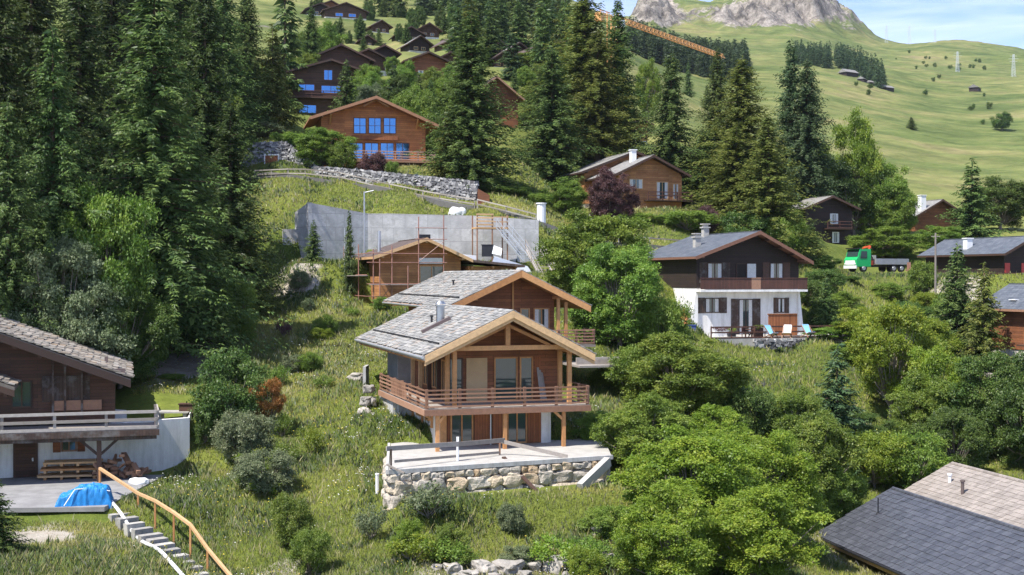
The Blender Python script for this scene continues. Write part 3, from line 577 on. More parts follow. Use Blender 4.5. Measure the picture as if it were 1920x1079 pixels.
def win(root, a0, a1, z0, z1, pu, side='front', n=2, hb=0, frame='new_timber', glass='glass', fw=.09, shutters=None, curtain=False, name='window', deep=.07):
    f = MB()
    for (p, q, r_, s) in ((a0, a0+fw, z0, z1), (a1-fw, a1, z0, z1)): fbox(f, side, p, q, .01, deep, r_, s, pu)
    for (r_, s) in ((z0, z0+fw), (z1-fw, z1)): fbox(f, side, a0+fw, a1-fw, .01, deep-.003, r_, s, pu)
    for k in range(1, n): x = a0+(a1-a0)*k/n; fbox(f, side, x-fw*.4, x+fw*.4, .01, deep-.006, z0+fw, z1-fw, pu)
    for k in range(1, hb+1): z = z0+(z1-z0)*k/(hb+1); fbox(f, side, a0+fw, a1-fw, .012, deep-.02, z-.025, z+.025, pu)
    o = f.build(name, M[frame], root); g = MB(); fbox(g, side, a0+fw*.6, a1-fw*.6, .004, .022, z0+fw*.6, z1-fw*.6, pu); g.build('pane', M[glass], o)
    if curtain:
        c = MB(); w_ = (a1-a0)*.24
        for x in ((a0+fw, a0+fw+w_), (a1-fw-w_, a1-fw)): fbox(c, side, x[0], x[1], .024, .032, z0+fw, z1-fw, pu)
        c.build('curtain', M['curtain'], o)
    if shutters:
        sw = (a1-a0)*.5
        for x in ((a0-sw-.03, a0-.03), (a1+.03, a1+sw+.03)): s_ = MB(); fbox(s_, side, x[0], x[1], .01, .05, z0-.03, z1+.03, pu); s_.build('shutter', M[shutters], root)
    return o
def panel(root, a0, a1, z0, z1, pu, mat, side='front', name='panel', th=.05):
    p = MB(); fbox(p, side, a0, a1, .005, th, z0, z1, pu, .5); return p.build(name, M[mat], root)
def post(root, x, y, z0, z1, w_=.2, mat='new_timber', name='post'): p = MB(); p.box(x-w_/2, x+w_/2, y-w_/2, y+w_/2, z0, z1); return p.build(name, M[mat], root)
def rail(root, p0, p1, z, h=1.05, n=4, sp=1.9, mat='rail_timber', th=.05, rh=.12, ends=(True, True), each=True, postw=.13, balusters=False):
    """posts and boards between two plan points"""
    p0 = Vector((*p0, 0)); p1 = Vector((*p1, 0)); Ld = (p1-p0).length; m = max(1, round(Ld/sp)); d = (p1-p0)/Ld; nrm = Vector((d.y, -d.x, 0)); pm = MB()
    for k in range(m+1):
        if (k == 0 and not ends[0]) or (k == m and not ends[1]): continue
        q = p0.lerp(p1, k/m); one = pm if not each else MB(); one.beam((q.x, q.y, z-.15), (q.x, q.y, z+h+.06), postw, postw, None, (d.x, d.y, 0))
        if each: one.build('post', M[mat], root)
    if not each: pm.build('posts', M[mat], root)
    rb = MB()
    for k in range(n):
        zz = z+h-(h-.12)*k/max(1, n-1)*(1 if n > 1 else 0); a = p0+nrm*(postw/2+th/2+.004); b = p1+nrm*(postw/2+th/2+.004)
        rb.beam((a.x, a.y, zz), (b.x, b.y, zz), th, rh)
    if balusters:
        k = int(Ld/.2)
        for i in range(k): q = p0.lerp(p1, (i+.5)/k)+nrm*(postw/2+th*1.6+.006); rb.beam((q.x, q.y, z+.05), (q.x, q.y, z+h-.05), .12, .03, None, (d.x, d.y, 0))
    rb.build('rail', M[mat], root)
# ------------------------------------------------------------------ main chalet
SL = dict(row=.30, wmin=.28, wmax=.62, th=.035, jit=.02, ragged=.05)
R = empty('wooden_chalet', (MO[0], MO[1], MZ), YAW, 'foremost wooden chalet with wraparound balcony and open timber gable above the boulder wall', 'chalet')
W, LL, ZE, ZR = 9.9, 21.0, 5.29, 7.70; UA = 5.05
cov = MB(); deck = MB(); T_K = .24
for A, B, ln in (((0, ZE), (UA, ZR), LL), ((W, ZE-.1), (UA, ZR), 13.2)):
    d = 1 if A[0] < B[0] else -1; p = [(A[0], A[1]-T_K), (B[0], B[1]-T_K), (B[0], B[1]-.05), (A[0], A[1]-.05)]; deck.prism(p if d > 0 else p[::-1], .03, ln-.03)
    p = [(A[0]-d*.05, A[1]-.046), (B[0], B[1]-.046), (B[0], B[1]), (A[0]-d*.05, A[1])]; cov.prism(p if d > 0 else p[::-1], 0, ln); slates(cov, (A[0]-d*.06, A[1]+.01), (B[0], B[1]+.01), 0, ln, **SL)
y = 0
while y < 13.2: w_ = random.uniform(.5, .8); cov.hexa([(UA-.22, y, ZR-.02), (UA+.22, y, ZR-.02), (UA+.22, y+w_, ZR-.02), (UA-.22, y+w_, ZR-.02), (UA-.02, y, ZR+.09), (UA+.02, y, ZR+.09), (UA+.02, y+w_, ZR+.09), (UA-.02, y+w_, ZR+.09)]); y += w_+.01
rf = cov.build('roof', M['slate'], R); deck.build('roof_timber', M['new_timber'], rf)
rz = lambda u: roofz(u, UA, ZE, ZR, ZE-.1, W)
for A, B in (((0, ZE), (UA, ZR)), ((W, ZE-.1), (UA, ZR))):
    for (lo, hi, y0, y1) in ((.36, -.02, -.07, -.004), (.56, .2, .03, .16)):
        m = MB(); p = [(A[0], A[1]-lo), (B[0], B[1]-lo), (B[0], B[1]-hi), (A[0], A[1]-hi)]; m.prism(p if A[0] < B[0] else p[::-1], y0, y1); m.build('bargeboard', M['pale_timber'], R)
m = MB(); m.box(-.08, -.01, -.05, LL, ZE-.25, ZE+.0); m.build('fascia', M['grey_timber'], R)
m = MB(); m.tube((-.14, -.02, ZE-.1), (-.14, LL, ZE-.1), .075, n=8); m.build('gutter', M['galv'], R)
m = MB()                                    # rafter tails under the left eave and the roof overhang
for k in range(34): v_ = .4+k*.6; m.beam((.02, v_, ZE-T_K-.10), (1.9, v_, rz(1.9)-T_K-.10), .11, .15)
m.build('rafters', M['new_timber'], R)
# timber frame of the gable
for u_ in (1.85, 8.62):
    for v_ in (.75, 2.4): post(R, u_, v_, 2.35 if v_ > 1 else 2.35, rz(u_)-T_K-.25, .23)
m = MB(); m.beam((1.3, .8, 5.62), (9.1, .8, 5.62), .2, .26); m.build('tie_beam', M['new_timber'], R)
m = MB(); m.beam((UA-.1, .8, 5.76), (UA-.1, .8, ZR-.5), .26, .24); m.build('king_post', M['new_timber'], R)
for s in (-1, 1): m = MB(); m.beam((UA-.1+s*.12, .8, ZR-.86), (UA-.1+s*2.5, .8, 5.74), .16, .2, None, (0, 1, 0)); m.build('strut', M['new_timber'], R)
for u_, l in ((1.85, 2.9), (UA, 3.4), (8.62, 2.9)): m = MB(); m.beam((u_, .1, rz(u_)-T_K-.16), (u_, l, rz(u_)-T_K-.16), .24, .28); m.build('purlin', M['new_timber'], R)
# upper storey
m = MB(); m.prism([(2.25, 2.36), (8.9, 2.36), (8.9, rz(8.9)-.33), (UA, ZR-.33), (2.25, rz(2.25)-.33)], 3.2, 12.8); m.build('wall', M['red_log'], R)
m = MB(); m.prism([(2.0, 2.36), (UA-.1, 2.36), (UA-.1, ZR-.36), (2.0, rz(2.0)-.36)], 12.802, 20.2); m.build('wall', M['yard'], R)  # darker concrete colour stands in for the shade under the eave
for px0, px1 in ((841, 868), (926, 970), (974, 999)):
    a, z1 = qz(MO, px0, 664, 3.2, MZ); b, _ = qz(MO, px1, 664, 3.2, MZ); win(R, a, b, 2.40, 4.95, 3.2, n=1, name='glass_door', frame='dark_timber' if px0 == 841 else 'new_timber')
a, _ = qz(MO, 874, 0, 3.2, MZ); b, _ = qz(MO, 913, 0, 3.2, MZ); panel(R, a, b, 2.40, 4.92, 3.2, 'plywood', name='plywood_panel', th=.08)
a, _ = qz(MO, 1003, 0, 3.2, MZ); b, _ = qz(MO, 1013, 0, 3.2, MZ); panel(R, a, b, 2.40, 4.95, 3.2, 'new_board', name='shutter')
m = MB()
for k in range(3): m.beam((7.6+k*.13, 2.7, 2.40), (7.5+k*.12, 3.12, 4.3-k*.15), .14, .03, None, (0, 1, 0))
m.build('plank', M['grey_timber'], R)
for v_ in (3.25, 5.6, 8.0, 10.4, 12.6): post(R, 2.12, v_, 2.36, rz(2.12)-T_K-.05, .22, 'pale_timber' if v_ > 9 else 'dark_timber')
for v0, v1 in ((4.0, 5.2), (6.2, 7.6), (8.6, 10.0)): win(R, v0, v1, 2.9 if v0 > 5 else 2.4, 4.75, 2.25, 'left', n=2, frame='new_timber')
m = MB(); m.prism([(1.2, 2.36), (2.3, 2.36), (2.3, 4.9), (1.2, 4.6)], 12.9, 13.1); m.build('wall', M['yard'], R)  # same darkened concrete, eave shade put into its colour
# balcony
fl = MB(); fl.slab([(0, 0), (9.6, 0), (9.6, 3.2), (2.25, 3.2), (2.25, 13), (0, 13)], 2.20, 2.35, .5)
bal = fl.build('balcony', M['grey_timber'], R); m = MB(); m.box(-.05, 9.65, -.06, -.003, 2.0, 2.33); m.box(-.06, -.003, -.02, 13.05, 2.0, 2.33); m.build('edge_board', M['rail_timber'], bal)
m = MB()
for k in range(9): m.beam((.5+k*1.08, .05, 2.08), (.5+k*1.08, 2.1, 2.08), .16, .2)
for k in range(12): m.beam((.05, 1+k*1.05, 2.08), (1.25, 1+k*1.05, 2.08), .16, .2)
m.build('joist', M['new_timber'], bal)
rail(bal, (.12, .12), (9.5, .12), 2.36, 1.02, 5, 1.88, postw=.15, th=.045, rh=.085); rail(bal, (.12, 12.9), (.12, .12), 2.36, 1.02, 5, 2.2, postw=.15, th=.045, rh=.085, ends=(True, False)); rail(bal, (9.5, .12), (9.5, 3.1), 2.36, 1.02, 5, 1.5, postw=.13, th=.045, rh=.085, ends=(False, True))
m = MB()                                    # the carved panel of the left railing
for k in range(16):
    v_ = 5.0+k*.27; m.beam((.02, v_, 2.5), (.02, v_+.12, 3.3), .05, .09, None, (1, 0, 0)); m.beam((.02, v_+.14, 2.5), (.02, v_+.02, 3.3), .04, .05, None, (1, 0, 0))
m.box(-.02, .04, 4.9, 9.4, 3.28, 3.38); m.box(-.02, .04, 4.9, 9.4, 2.44, 2.52); m.build('carved_panel', M['rail_timber'], bal)
for u_, v_ in ((.75, .25), (4.62, .25), (8.1, .25)): post(R, u_, v_, 0, 2.2, .2)
m = MB(); m.beam((8.1, .25, 1.5), (7.4, .25, 2.15), .12, .14); m.beam((.75, .25, 1.5), (1.3, .25, 2.15), .12, .14); m.build('brace', M['new_timber'], R)
# ground storey
m = MB(); m.box(1.32, 7.75, 2.25, 12.6, -1.4, 2.195); m.build('base_wall', M['dark_log'], R)
m = MB(); m.box(1.2, 1.318, 2.2, 9.2, -1.6, 2.19); m.box(1.318, 1.6, 2.2, 2.249, -.3, 2.19); m.build('plaster_wall', M['cream_plaster'], R)
m = MB(); m.box(.12, .42, 9.25, 13.4, -1.6, 2.18); m.box(.42, 1.3, 9.0, 9.25, -1.6, 2.18); m.build('concrete_wall', M['concrete'], R)
m = MB(); m.box(7.4, 7.78, 2.12, 2.5, 0, 2.19); m.box(7.78, 8.0, 2.2, 12.6, -1.4, 2.19); m.build('pillar', M['plaster'], R)
for px0, px1, kind in ((838, 843, 'b'), (844, 887, 'w'), (889, 918, 'b'), (923, 941, 'b'), (950, 988, 'w'), (989, 1014, 'b')):
    a, _ = qz(MO, px0, 0, 2.25, MZ); b, _ = qz(MO, px1, 0, 2.25, MZ)
    if kind == 'w': win(R, a, b, .02, 2.1, 2.25, n=2, name='glass_door')
    else: panel(R, a, b, .02, 2.12, 2.25, 'new_board', name='shutter')
a, _ = qz(MO, 820, 0, 2.2, MZ); b, _ = qz(MO, 836, 0, 2.2, MZ); m = MB(); m.box(a+.15, b, 2.02, 2.24, 0, 2.19); m.build('corner_post', M['new_timber'], R)
m = MB(); u_, _ = qz(MO, 920, 0, 2.1, MZ); m.tube((u_, 2.1, 0), (u_, 2.1, 2.18), .045); m.build('downpipe', M['galv'], R)
m = MB()
for v_ in (3.2, 5.6, 8.2): m.beam((1.18, v_, 1.35), (.35, v_, 2.1), .14, .16, None, (0, 1, 0)); m.beam((1.14, v_, .95), (1.14, v_, 2.15), .14, .14)
m.build('brace', M['new_timber'], R)
win(R, 4.0, 5.0, 1.25, 1.85, 1.2, 'left', n=1); win(R, 6.3, 7.3, 1.3, 1.9, 1.2, 'left', n=1)
# on the roof
CU, CV = 2.9, 8.3; zc = rz(CU)
m = MB(); m.tube((CU, CV, zc-.1), (CU, CV, zc+1.15), .26, .26, 16); m.tube((CU, CV, zc+1.15), (CU, CV, zc+1.22), .34, .34, 16); m.tube((CU, CV, zc+1.28), (CU, CV, zc+1.45), .34, .2, 16); ch = m.build('chimney', M['metal'], rf)
m = MB(); m.beam((CU-1.25, CV-.45, rz(CU-1.25)+.16), (CU+.5, CV-.45, rz(CU+.5)+.16), .32, .26, None, (0, 0, 1)); m.build('chimney_base', M['lead'], rf)
m = MB(); m.tube((2.9, 10.6, rz(2.9)), (2.9, 10.6, rz(2.9)+.5), .07); m.tube((2.9, 10.6, rz(2.9)+.42), (2.9, 10.6, rz(2.9)+.52), .12); m.build('vent_pipe', M['dark_metal'], rf)
def snow_guard(rf, u_, v0, v1, rz):
    m = MB(); z = rz(u_); m.tube((u_, v0, z+.17), (u_, v1, z+.17), .04, n=6); m.tube((u_, v0, z+.09), (u_, v1, z+.09), .03, n=6); k = int((v1-v0)/1.2)
    for i in range(k+1): v_ = v0+.1+(v1-v0-.2)*i/k; m.box(u_-.03, u_+.03, v_-.02, v_+.02, z, z+.2)
    m.build('snow_guard', M['dark_metal'], rf)
snow_guard(rf, 1.0, .9, 20.2, rz)
# ------------------------------------------------------------------ rear wooden chalet
O2 = (-4.25, 85.0); Z2 = -7.0; R2 = empty('wooden_chalet', (O2[0], O2[1], Z2), YAW, 'second wooden chalet rising directly behind the roof of the foremost one', 'chalet')
rz2 = shell(R2, 10.1, 21.5, 5.15, 5.02, 7.42, 5.0, ov=1.9, fo=2.2, zb=-1, zs=1.2, wall='red_log', base='cream_plaster', roofm='slate', board='new_timber', slate=SL, t=.24, bh=.40)
rf2 = [c for c in R2.children if c.name.startswith('roof')][0]; snow_guard(rf2, 1.0, .9, 20.5, rz2)
m = MB(); m.tube((2.8, 9.5, rz2(2.8)), (2.8, 9.5, rz2(2.8)+.45), .07); m.tube((2.8, 9.5, rz2(2.8)+.38), (2.8, 9.5, rz2(2.8)+.48), .12); m.build('vent_pipe', M['dark_metal'], rf2)
m = MB(); m.tube((-.12, 0, 4.9), (-.12, 21.5, 4.9), .075); m.build('gutter', M['galv'], R2)
for px0, px1 in ((975, 993), (1000, 1030)): a, z1 = qz(O2, px0, 578, 2.2, Z2); b, z0 = qz(O2, px1, 612, 2.2, Z2); win(R2, a, b, z0-.4, z1, 2.2, n=1 if px0 < 990 else 2, curtain=px0 > 990)
fl = MB(); fl.box(5.2, 10.5, .1, 2.2, 2.2, 2.36); bal = fl.build('balcony', M['grey_timber'], R2); rail(bal, (5.3, .2), (10.4, .2), 2.36, 1.0, 5, 1.3, postw=.13, th=.045, rh=.085); rail(bal, (10.4, .2), (10.4, 2.1), 2.36, 1.0, 5, 1.3, postw=.13, th=.045, rh=.085, ends=(False, True))
for u_ in (7.95, 8.5): post(R2, u_, .6, 2.36, rz2(u_)-.5, .2)
m = MB(); m.beam((5.15, 2.1, 4.6), (5.15, 2.1, 6.8), .12, .1); m.build('king_post', M['new_timber'], R2)
m = MB(); m.box(8.2, 11.2, -3, 2.0, 1.0, 1.14); m.box(8.4, 11.0, -1.9, -1.7, 1.14, 1.6); m.box(9.4, 11.6, -2.6, -2.4, 1.5, 1.65); m.build('side_porch', M['grey_timber'], R2)
# ------------------------------------------------------------------ chalet under scaffold
O3 = (-12.35, 114.0); Z3 = -2.6; R3 = empty('log_chalet', (O3[0], O3[1], Z3), YAW, 'small honey coloured log chalet wrapped in scaffolding below the concrete wall', 'chalet')
rz3 = shell(R3, 9.2, 12, 4.9, 4.45, 6.15, 4.2, ov=.85, fo=1.2, wall='honey_log', roofm='brown_roof', board='pale_timber', t=.2, bh=.26)
a, z1 = qz(O3, 786, 498, 1.2, Z3); b, z0 = qz(O3, 832, 531, 1.2, Z3); win(R3, a, b, z0, z1, 1.2, n=2, name='glass_door')
a, z1 = qz(O3, 784, 484, 1.15, Z3); b, z0 = qz(O3, 829, 495, 1.15, Z3); panel(R3, a, b, z0, z1, 1.15, 'white_paint', name='insulation_board', th=.1)
rf3 = [c for c in R3.children if c.name.startswith('roof')][0]; m = MB(); m.box(4.6, 5.6, 1.6, 2.3, 6.05, 6.5); m.build('chimney', M['dark_metal'], rf3); m = MB(); m.tube((1.5, 5, 4.6), (1.5, 5, 6.9), .16); m.build('vent_pipe', M['galv'], rf3)
m = MB(); m.box(9.0, 13.6, .9, 7, -1, 3.6); m.build('annex_wall', M['honey_log'], R3)
m = MB(); m.hexa([(8.9, .1, 4.0), (14.2, .1, 3.5), (14.2, 7.4, 3.5), (8.9, 7.4, 4.0), (8.9, .1, 4.22), (14.2, .1, 3.72), (14.2, 7.4, 3.72), (8.9, 7.4, 4.22)]); m.build('annex_roof', M['brown_roof'], R3)
m = MB(); m.hexa([(7.6, 7.6, 4.2), (11.6, 7.6, 4.0), (11.6, 13, 4.0), (7.6, 13, 4.2), (7.6, 7.6, 4.9), (11.6, 7.6, 4.7), (11.6, 13, 4.9), (7.6, 13, 5.1)]); m.build('roof_membrane', M['white_paint'], R3)
m = MB()
for u_ in (9.2, 11.2, 13.4): m.beam((u_, .2, 3.5), (u_, 1.0, 3.5), .16, .2)
m.build('purlin', M['new_timber'], R3)
S = empty('scaffold', (O3[0], O3[1], Z3-.4), YAW, 'rusty red tube scaffold standing around the small log chalet', 'scaffold'); pts = []
for px, v_, top in ((700, -.6, 5.5), (735, -.6, 5.8), (785, -.7, 8.4), (832, -.7, 8.6), (712, -1.9, 4.6), (765, -2.0, 4.0)):
    u_, _ = qz(O3, px, 0, v_); m = MB(); m.tube((u_, v_, -1.2), (u_, v_, top), .05, n=6); m.build('pole', M['scaffold_red'], S); pts.append(u_)
for v_ in (3.5, 7.5, 11.5): m = MB(); m.tube((-.7, v_, -1), (-.7, v_, 6.0), .05, n=6); m.build('pole', M['scaffold_red'], S)
m = MB()
for z in (1.3, 2.4, 4.3, 5.1): m.tube((pts[0]-.6, -.66, z), (pts[3]+.3 if z > 2 else pts[2], -.76, z), .035, n=6)
for z in (6.4, 7.4): m.tube((pts[2]-.3, -.76, z), (pts[3]+.3, -.76, z), .035, n=6)
for z in (1.3, 3.2, 5.1): m.tube((-.7, -.7, z), (-.7, 11.6, z), .035, n=6)
m.tube((pts[2], -.76, 4.4), (pts[3], -.76, 6.2), .03, n=6); m.tube((pts[0], -.66, .2), (pts[1], -.66, 2.3), .03, n=6); m.build('brace', M['scaffold_red'], S)
m = MB(); m.box(pts[0]-.4, pts[2], -1.5, -.7, 2.30, 2.36); m.box(-1.5, -.6, -.6, 11.6, 3.1, 3.16); m.build('platform', M['grey_timber'], S)
m = MB(); m.tube((-1.55, 6, -1.5), (-1.55, 6, 7.6), .06, n=6); sp_ = m.build('pole', M['galv'], S)
# ------------------------------------------------------------------ terrace, boulder wall and what stands on them
TZ = -9.6; TF = [(-6.1, 63.5), (5.35, 68.8)]
T0 = empty('stone_terrace', (0, 68, TZ), 0, 'pale stone terrace in front of the foremost chalet, on top of the boulder wall', 'terrace')
rel = lambda x, y, z=0: (x, y-68, z)
m = MB(); m.slab([(x, y-68) for x, y in ((-6.1, 63.5), (5.35, 68.8), (5.5, 79.5), (-3.0, 79.5), (-5.0, 75.5), (-7.0, 73.8))], -.14, 0, .5); m.build('paving', M['slab_stone'], T0)
m = MB(); m.beam(rel(-6.15, 63.42, -.07), rel(5.4, 68.72, -.07), .16, .22); m.beam(rel(-6.2, 63.4, -.07), rel(-7.1, 73.8, -.07), .14, .22); m.build('edge_slab', M['concrete'], T0)
WR = empty('boulder_wall', (0, 68, TZ-1.9), 0, 'retaining wall of large pale boulders carrying the terrace of the foremost chalet', 'wall')
m = MB(); poly = [(-6.0, 63.62), (5.3, 68.9), (5.35, 70.6), (-6.4, 65.4)]; m.slab([(x, y-68) for x, y in poly], -1, 1.72, .5); m.slab([(-6.0, -4.3), (-5.6, -4.1), (-6.4, 5.7), (-6.9, 5.7)], -1, 1.72, .5); m.build('mortar', M['mortar'], WR)
rg = random.Random(4)
def boulder_run(mb, a, b, rows):
    a = Vector((*a, 0)); b = Vector((*b, 0)); Ld = (b-a).length; d = (b-a)/Ld; n = Vector((d.y, -d.x, 0)); ang = math.atan2(d.y, d.x)
    for z, h, wm, dep in rows:
        s = rg.uniform(-.3, 0)
        while s < Ld:
            w_ = wm*rg.uniform(.6, 1.35); c = a+d*(s+w_/2)+n*rg.uniform(-.03, .06); hh = h*rg.uniform(.78, 1.12); i0 = len(mb.v)
            mb.rock((0, 0, 0), w_*.54, dep, hh*.56, rg.random()*50, rg.random(), 3, .42, .60); ca, sa = math.cos(ang), math.sin(ang); tl = rg.uniform(-.14, .14)
            for i in range(i0, len(mb.v)):
                x, y, zz = mb.v[i]; x, zz = x*math.cos(tl)-zz*math.sin(tl), x*math.sin(tl)+zz*math.cos(tl); mb.v[i] = (c.x+x*ca-y*sa, c.y-68+x*sa+y*ca, z+zz+rg.uniform(-.0, .0))
            s += w_*.97
mb = MB(); boulder_run(mb, (-6.05, 63.62), (4.6, 68.55), [(-.45, .95, 1.5, .5), (.30, .80, 1.25, .42), (.98, .72, 1.0, .38), (1.50, .40, .55, .28)]); boulder_run(mb, (-6.7, 70.0), (-6.05, 63.9), [(-.4, .9, 1.4, .4), (.30, .8, 1.1, .4), (.98, .72, .9, .35), (1.50, .40, .5, .28)])
mb.build('boulders', M['boulder'], WR, False)
a = at(1140, 866, 68.4); b = at(1088, 916, 66.0); m = MB(); m.beam((0, 0, 0), b-a, .35, .5); o = m.build('wall_coping', M['slab_stone']); o.location = a; tag(o, 'sloping concrete coping at the right end of the boulder wall', 'coping')
# makeshift barrier of weathered boards
B = empty('board_barrier', (-5.9, 64.0, TZ), 0, 'makeshift barrier of weathered grey boards along the terrace edge', 'barrier'); P0 = Vector((-5.9, 64.0, TZ))
pA = at(733, 884, 63.9); pM = at(858, 866, 66.8); pB = at(937, 853, 69.1); pC = at(1062, 862, 68.0)
def rp(p, dz=0): q = p-P0; return (q.x, q.y, q.z+dz)
for p, h, w_, mt in ((pA, 1.0, .09, 'dark_timber'), (pM, 1.25, .13, 'white_paint'), (pB, .72, .10, 'rail_timber')): q = p.copy(); q.z = TZ; m = MB(); m.beam(rp(q, 0), rp(q, h), w_, w_, None, (0, 1, 0)); m.build('post', M[mt], B)
for p, q, dz0, dz1, hh in ((at(724, 842, 63.8), at(860, 833, 66.7), 0, 0, .24), (at(855, 834, 66.6), at(946, 826, 69.0), 0, 0, .24), (at(940, 828, 69.0), at(1064, 857, 67.9), 0, 0, .2), (at(740, 866, 64.1), at(936, 849, 69.0), 0, 0, .13)):
    m = MB(); m.beam(rp(p), rp(q), .07, hh); m.build('board', M['grey_timber'], B)
m = MB(); p = at(944, 858, 67.7); q = at(1022, 938, 64.6); m.beam((0, 0, 0), q-p, .22, .08); o = m.build('plank', M['dark_timber']); o.location = p; tag(o, 'long dark strip running diagonally down the boulder wall', 'plank')  # thin dark beam laid diagonally across the boulders
m = MB(); p = at(725, 872, 63.6); q = at(758, 888, 63.0); m.beam((0, 0, 0), q-p, .1, .08); o = m.build('plank', M['grey_timber']); o.location = p; tag(o, 'short grey board at the left corner of the terrace', 'plank')
p = onground(707, 66); m = MB(); m.tube((0, 0, -.2), (0, 0, 1.0), .09, n=8); m.tube((0, 0, 1.0), (0, 0, 1.06), .11, n=8); o = m.build('marker_post', M['white_paint']); o.location = p; tag(o, 'short white post in the grass left of the boulder wall', 'post')
def stone(px, d, w_, h, lab, mat='grey_rock', group=None, cat='rock', seed=0, name='rock', z=None):
    b = onground(px, d); m = MB(); m.rock((0, 0, 0), w_/2, w_/2*random.uniform(.7, 1), h/2, seed+px, None, 3, .62, .66); o = m.build(name, M[mat], None, False); o.location = (b.x, b.y, (b.z if z is None else z)+h*.28); o.rotation_euler = (0, 0, random.uniform(0, 6)); tag(o, lab, cat, group); return o
random.seed(33)
for px, d, w_, h in ((850, 55.8, 1.0, .7), (905, 56, 1.3, .9), (955, 56.3, 1.4, .9), (1000, 57, 1.0, .7), (1040, 57, 1.3, 1.1), (1075, 58, .7, .5), (1110, 58.5, .8, .7), (1135, 59, .9, .7), (880, 55.3, .8, .5), (985, 55.6, .9, .5), (1060, 56, .6, .4), (1015, 58, .5, .4), (820, 56, .6, .4), (930, 55.2, .7, .4), (1125, 62, 1.0, .6), (1160, 61, .7, .5), (740, 57, .4, .3)):
    stone(px, d, w_*.82, h*.8, 'pale broken rock lying in the row at the bottom edge below the boulder wall', group='rocks lying at the bottom edge')
for px, d, w_, h, dz in ((692, 80.5, .9, .55, .9), (686, 80, .7, .5, .35), (697, 80.3, .6, .5, .2), (682, 79.5, .6, .5, -.1), (700, 79, .5, .4, -.3), (690, 79.3, .5, .4, -.2)):
    o = stone(px, d, w_, h, 'boulder heaped against the left wall under the balcony of the foremost chalet', group='boulders heaped under the left end of the balcony'); o.location.z += dz
stone(668, 90, 1.2, .55, 'single pale boulder in the grass behind the left end of the balcony')
m = MB(); p = onground(686, 88); m.box(-.1, .1, -1, 1, -.5, 1.6); o = m.build('concrete_stub', M['concrete']); o.location = p; tag(o, 'short upright concrete wall end beside the pale boulder', 'wall')
# ------------------------------------------------------------------ concrete retaining wall, its platform and stairs
C = [(at(553, 399, 131), 0), (at(578, 380, 127.5), 0), (at(690, 401, 131), 0), (at(737, 401, 131.5), 0), (at(893, 405, 133), 0), (at(1010, 413, 134.5), 0)]; c0 = Vector((C[1][0].x, C[1][0].y, 1.0))
CW = empty('concrete_wall', c0, 0, 'long raw concrete retaining wall above the scaffolded chalet', 'wall')
for i in range(5):
    a, b = C[i][0]-c0, C[i+1][0]-c0; t = Vector((b.x-a.x, b.y-a.y, 0)).normalized(); n = Vector((-t.y, t.x, 0))*.4; m = MB(); lo = -3.0; e = t*.0
    m.hexa([(a.x, a.y, lo), (b.x, b.y, lo), (b.x+n.x, b.y+n.y, lo), (a.x+n.x, a.y+n.y, lo), (a.x, a.y, a.z), (b.x, b.y, b.z), (b.x+n.x, b.y+n.y, b.z), (a.x+n.x, a.y+n.y, a.z)]); m.build('wall_panel', M['shutter_concrete'], CW)
a = at(540, 424, 131); b = at(556, 440, 130); m = MB(); m.box(-1.4, 1.4, -.2, .2, -1.6, .3); o = m.build('concrete_kerb', M['concrete']); o.location = at(556, 436, 130.3); o.rotation_euler = (0, 0, .3); tag(o, 'low concrete kerb left of the tall concrete wall', 'wall')
p = at(915, 428, 131.2); PT = empty('platform_tower', (p.x, p.y, p.z-4), YAW, 'pale timber work platform with railing hung on the concrete wall', 'platform')
m = MB(); m.box(-1.5, 1.9, -1.0, 1.0, 3.9, 4.05); m.build('deck', M['pale_timber'], PT)
for x, y in ((-1.4, -.9), (1.8, -.9), (.2, -.9), (-1.4, .9), (1.8, .9)): m = MB(); m.beam((x, y, -1), (x, y, 5.3), .12, .12, None, (0, 1, 0)); m.build('post', M['rail_timber'], PT)
m = MB()
for z in (4.3, 4.65, 5.0, 5.35): m.beam((-1.5, -1.0, z), (.3, -1.0, z), .05, .16)
for z in (4.6, 5.1): m.beam((.3, -1.0, z), (1.9, -1.0, z), .05, .10)
m.build('rail', M['pale_timber'], PT)
def flight(p, q, n, w_, lab, mat, railmat=None, name='stairs'):
    e = empty(name, p, 0, lab, 'stairs'); d = q-p; s = Vector((d.y, -d.x, 0)).normalized()*w_/2
    for k in (-1, 1): m = MB(); m.beam(s*k, d+s*k, .08, .22); m.build('stringer', M[mat], e)
    for i in range(n): c = d*((i+.5)/n); m = MB(); m.beam(c-s*.94, c+s*.94, .25, .05); m.build('step', M[mat], e)
    if railmat:
        for k in (-1, 1):
            m = MB()
            for hz in (.5, 1.0): m.beam(s*k*1.1+Vector((0, 0, hz)), d+s*k*1.1+Vector((0, 0, hz)), .05, .06)
            for i in range(5): c = d*(i/4)+s*k*1.1; m.beam(c, c+Vector((0, 0, 1.05)), .06, .06, None, (0, 1, 0))
            m.build('handrail', M[railmat], e)
flight(at(940, 430, 130.6), at(990, 492, 126), 14, 1.0, 'steep metal site stairs down the face of the concrete wall', 'galv', 'galv')
flight(at(1000, 470, 124), at(1048, 560, 114), 18, 1.4, 'wooden site stairs with posts right of the scaffolded chalet', 'grey_timber', 'grey_timber')
p = onground(1015, 137.5); m = MB(); m.tube((0, 0, -.3), (0, 0, 2.2), .48, .48, 14); m.tube((0, 0, 2.2), (0, 0, 2.32), .58, .58, 14); o = m.build('white_pillar', M['white_paint']); o.location = p; tag(o, 'round white pillar at the road edge beside the concrete wall', 'pillar')
p = at(914, 470, 126); m = MB(); m.box(-.55, .55, -.5, .5, -.6, .5); m.box(-.6, .6, -.55, .55, .5, .58); o = m.build('crate', M['dark_metal']); o.location = p; tag(o, 'dark box on the building site under the work platform', 'box')
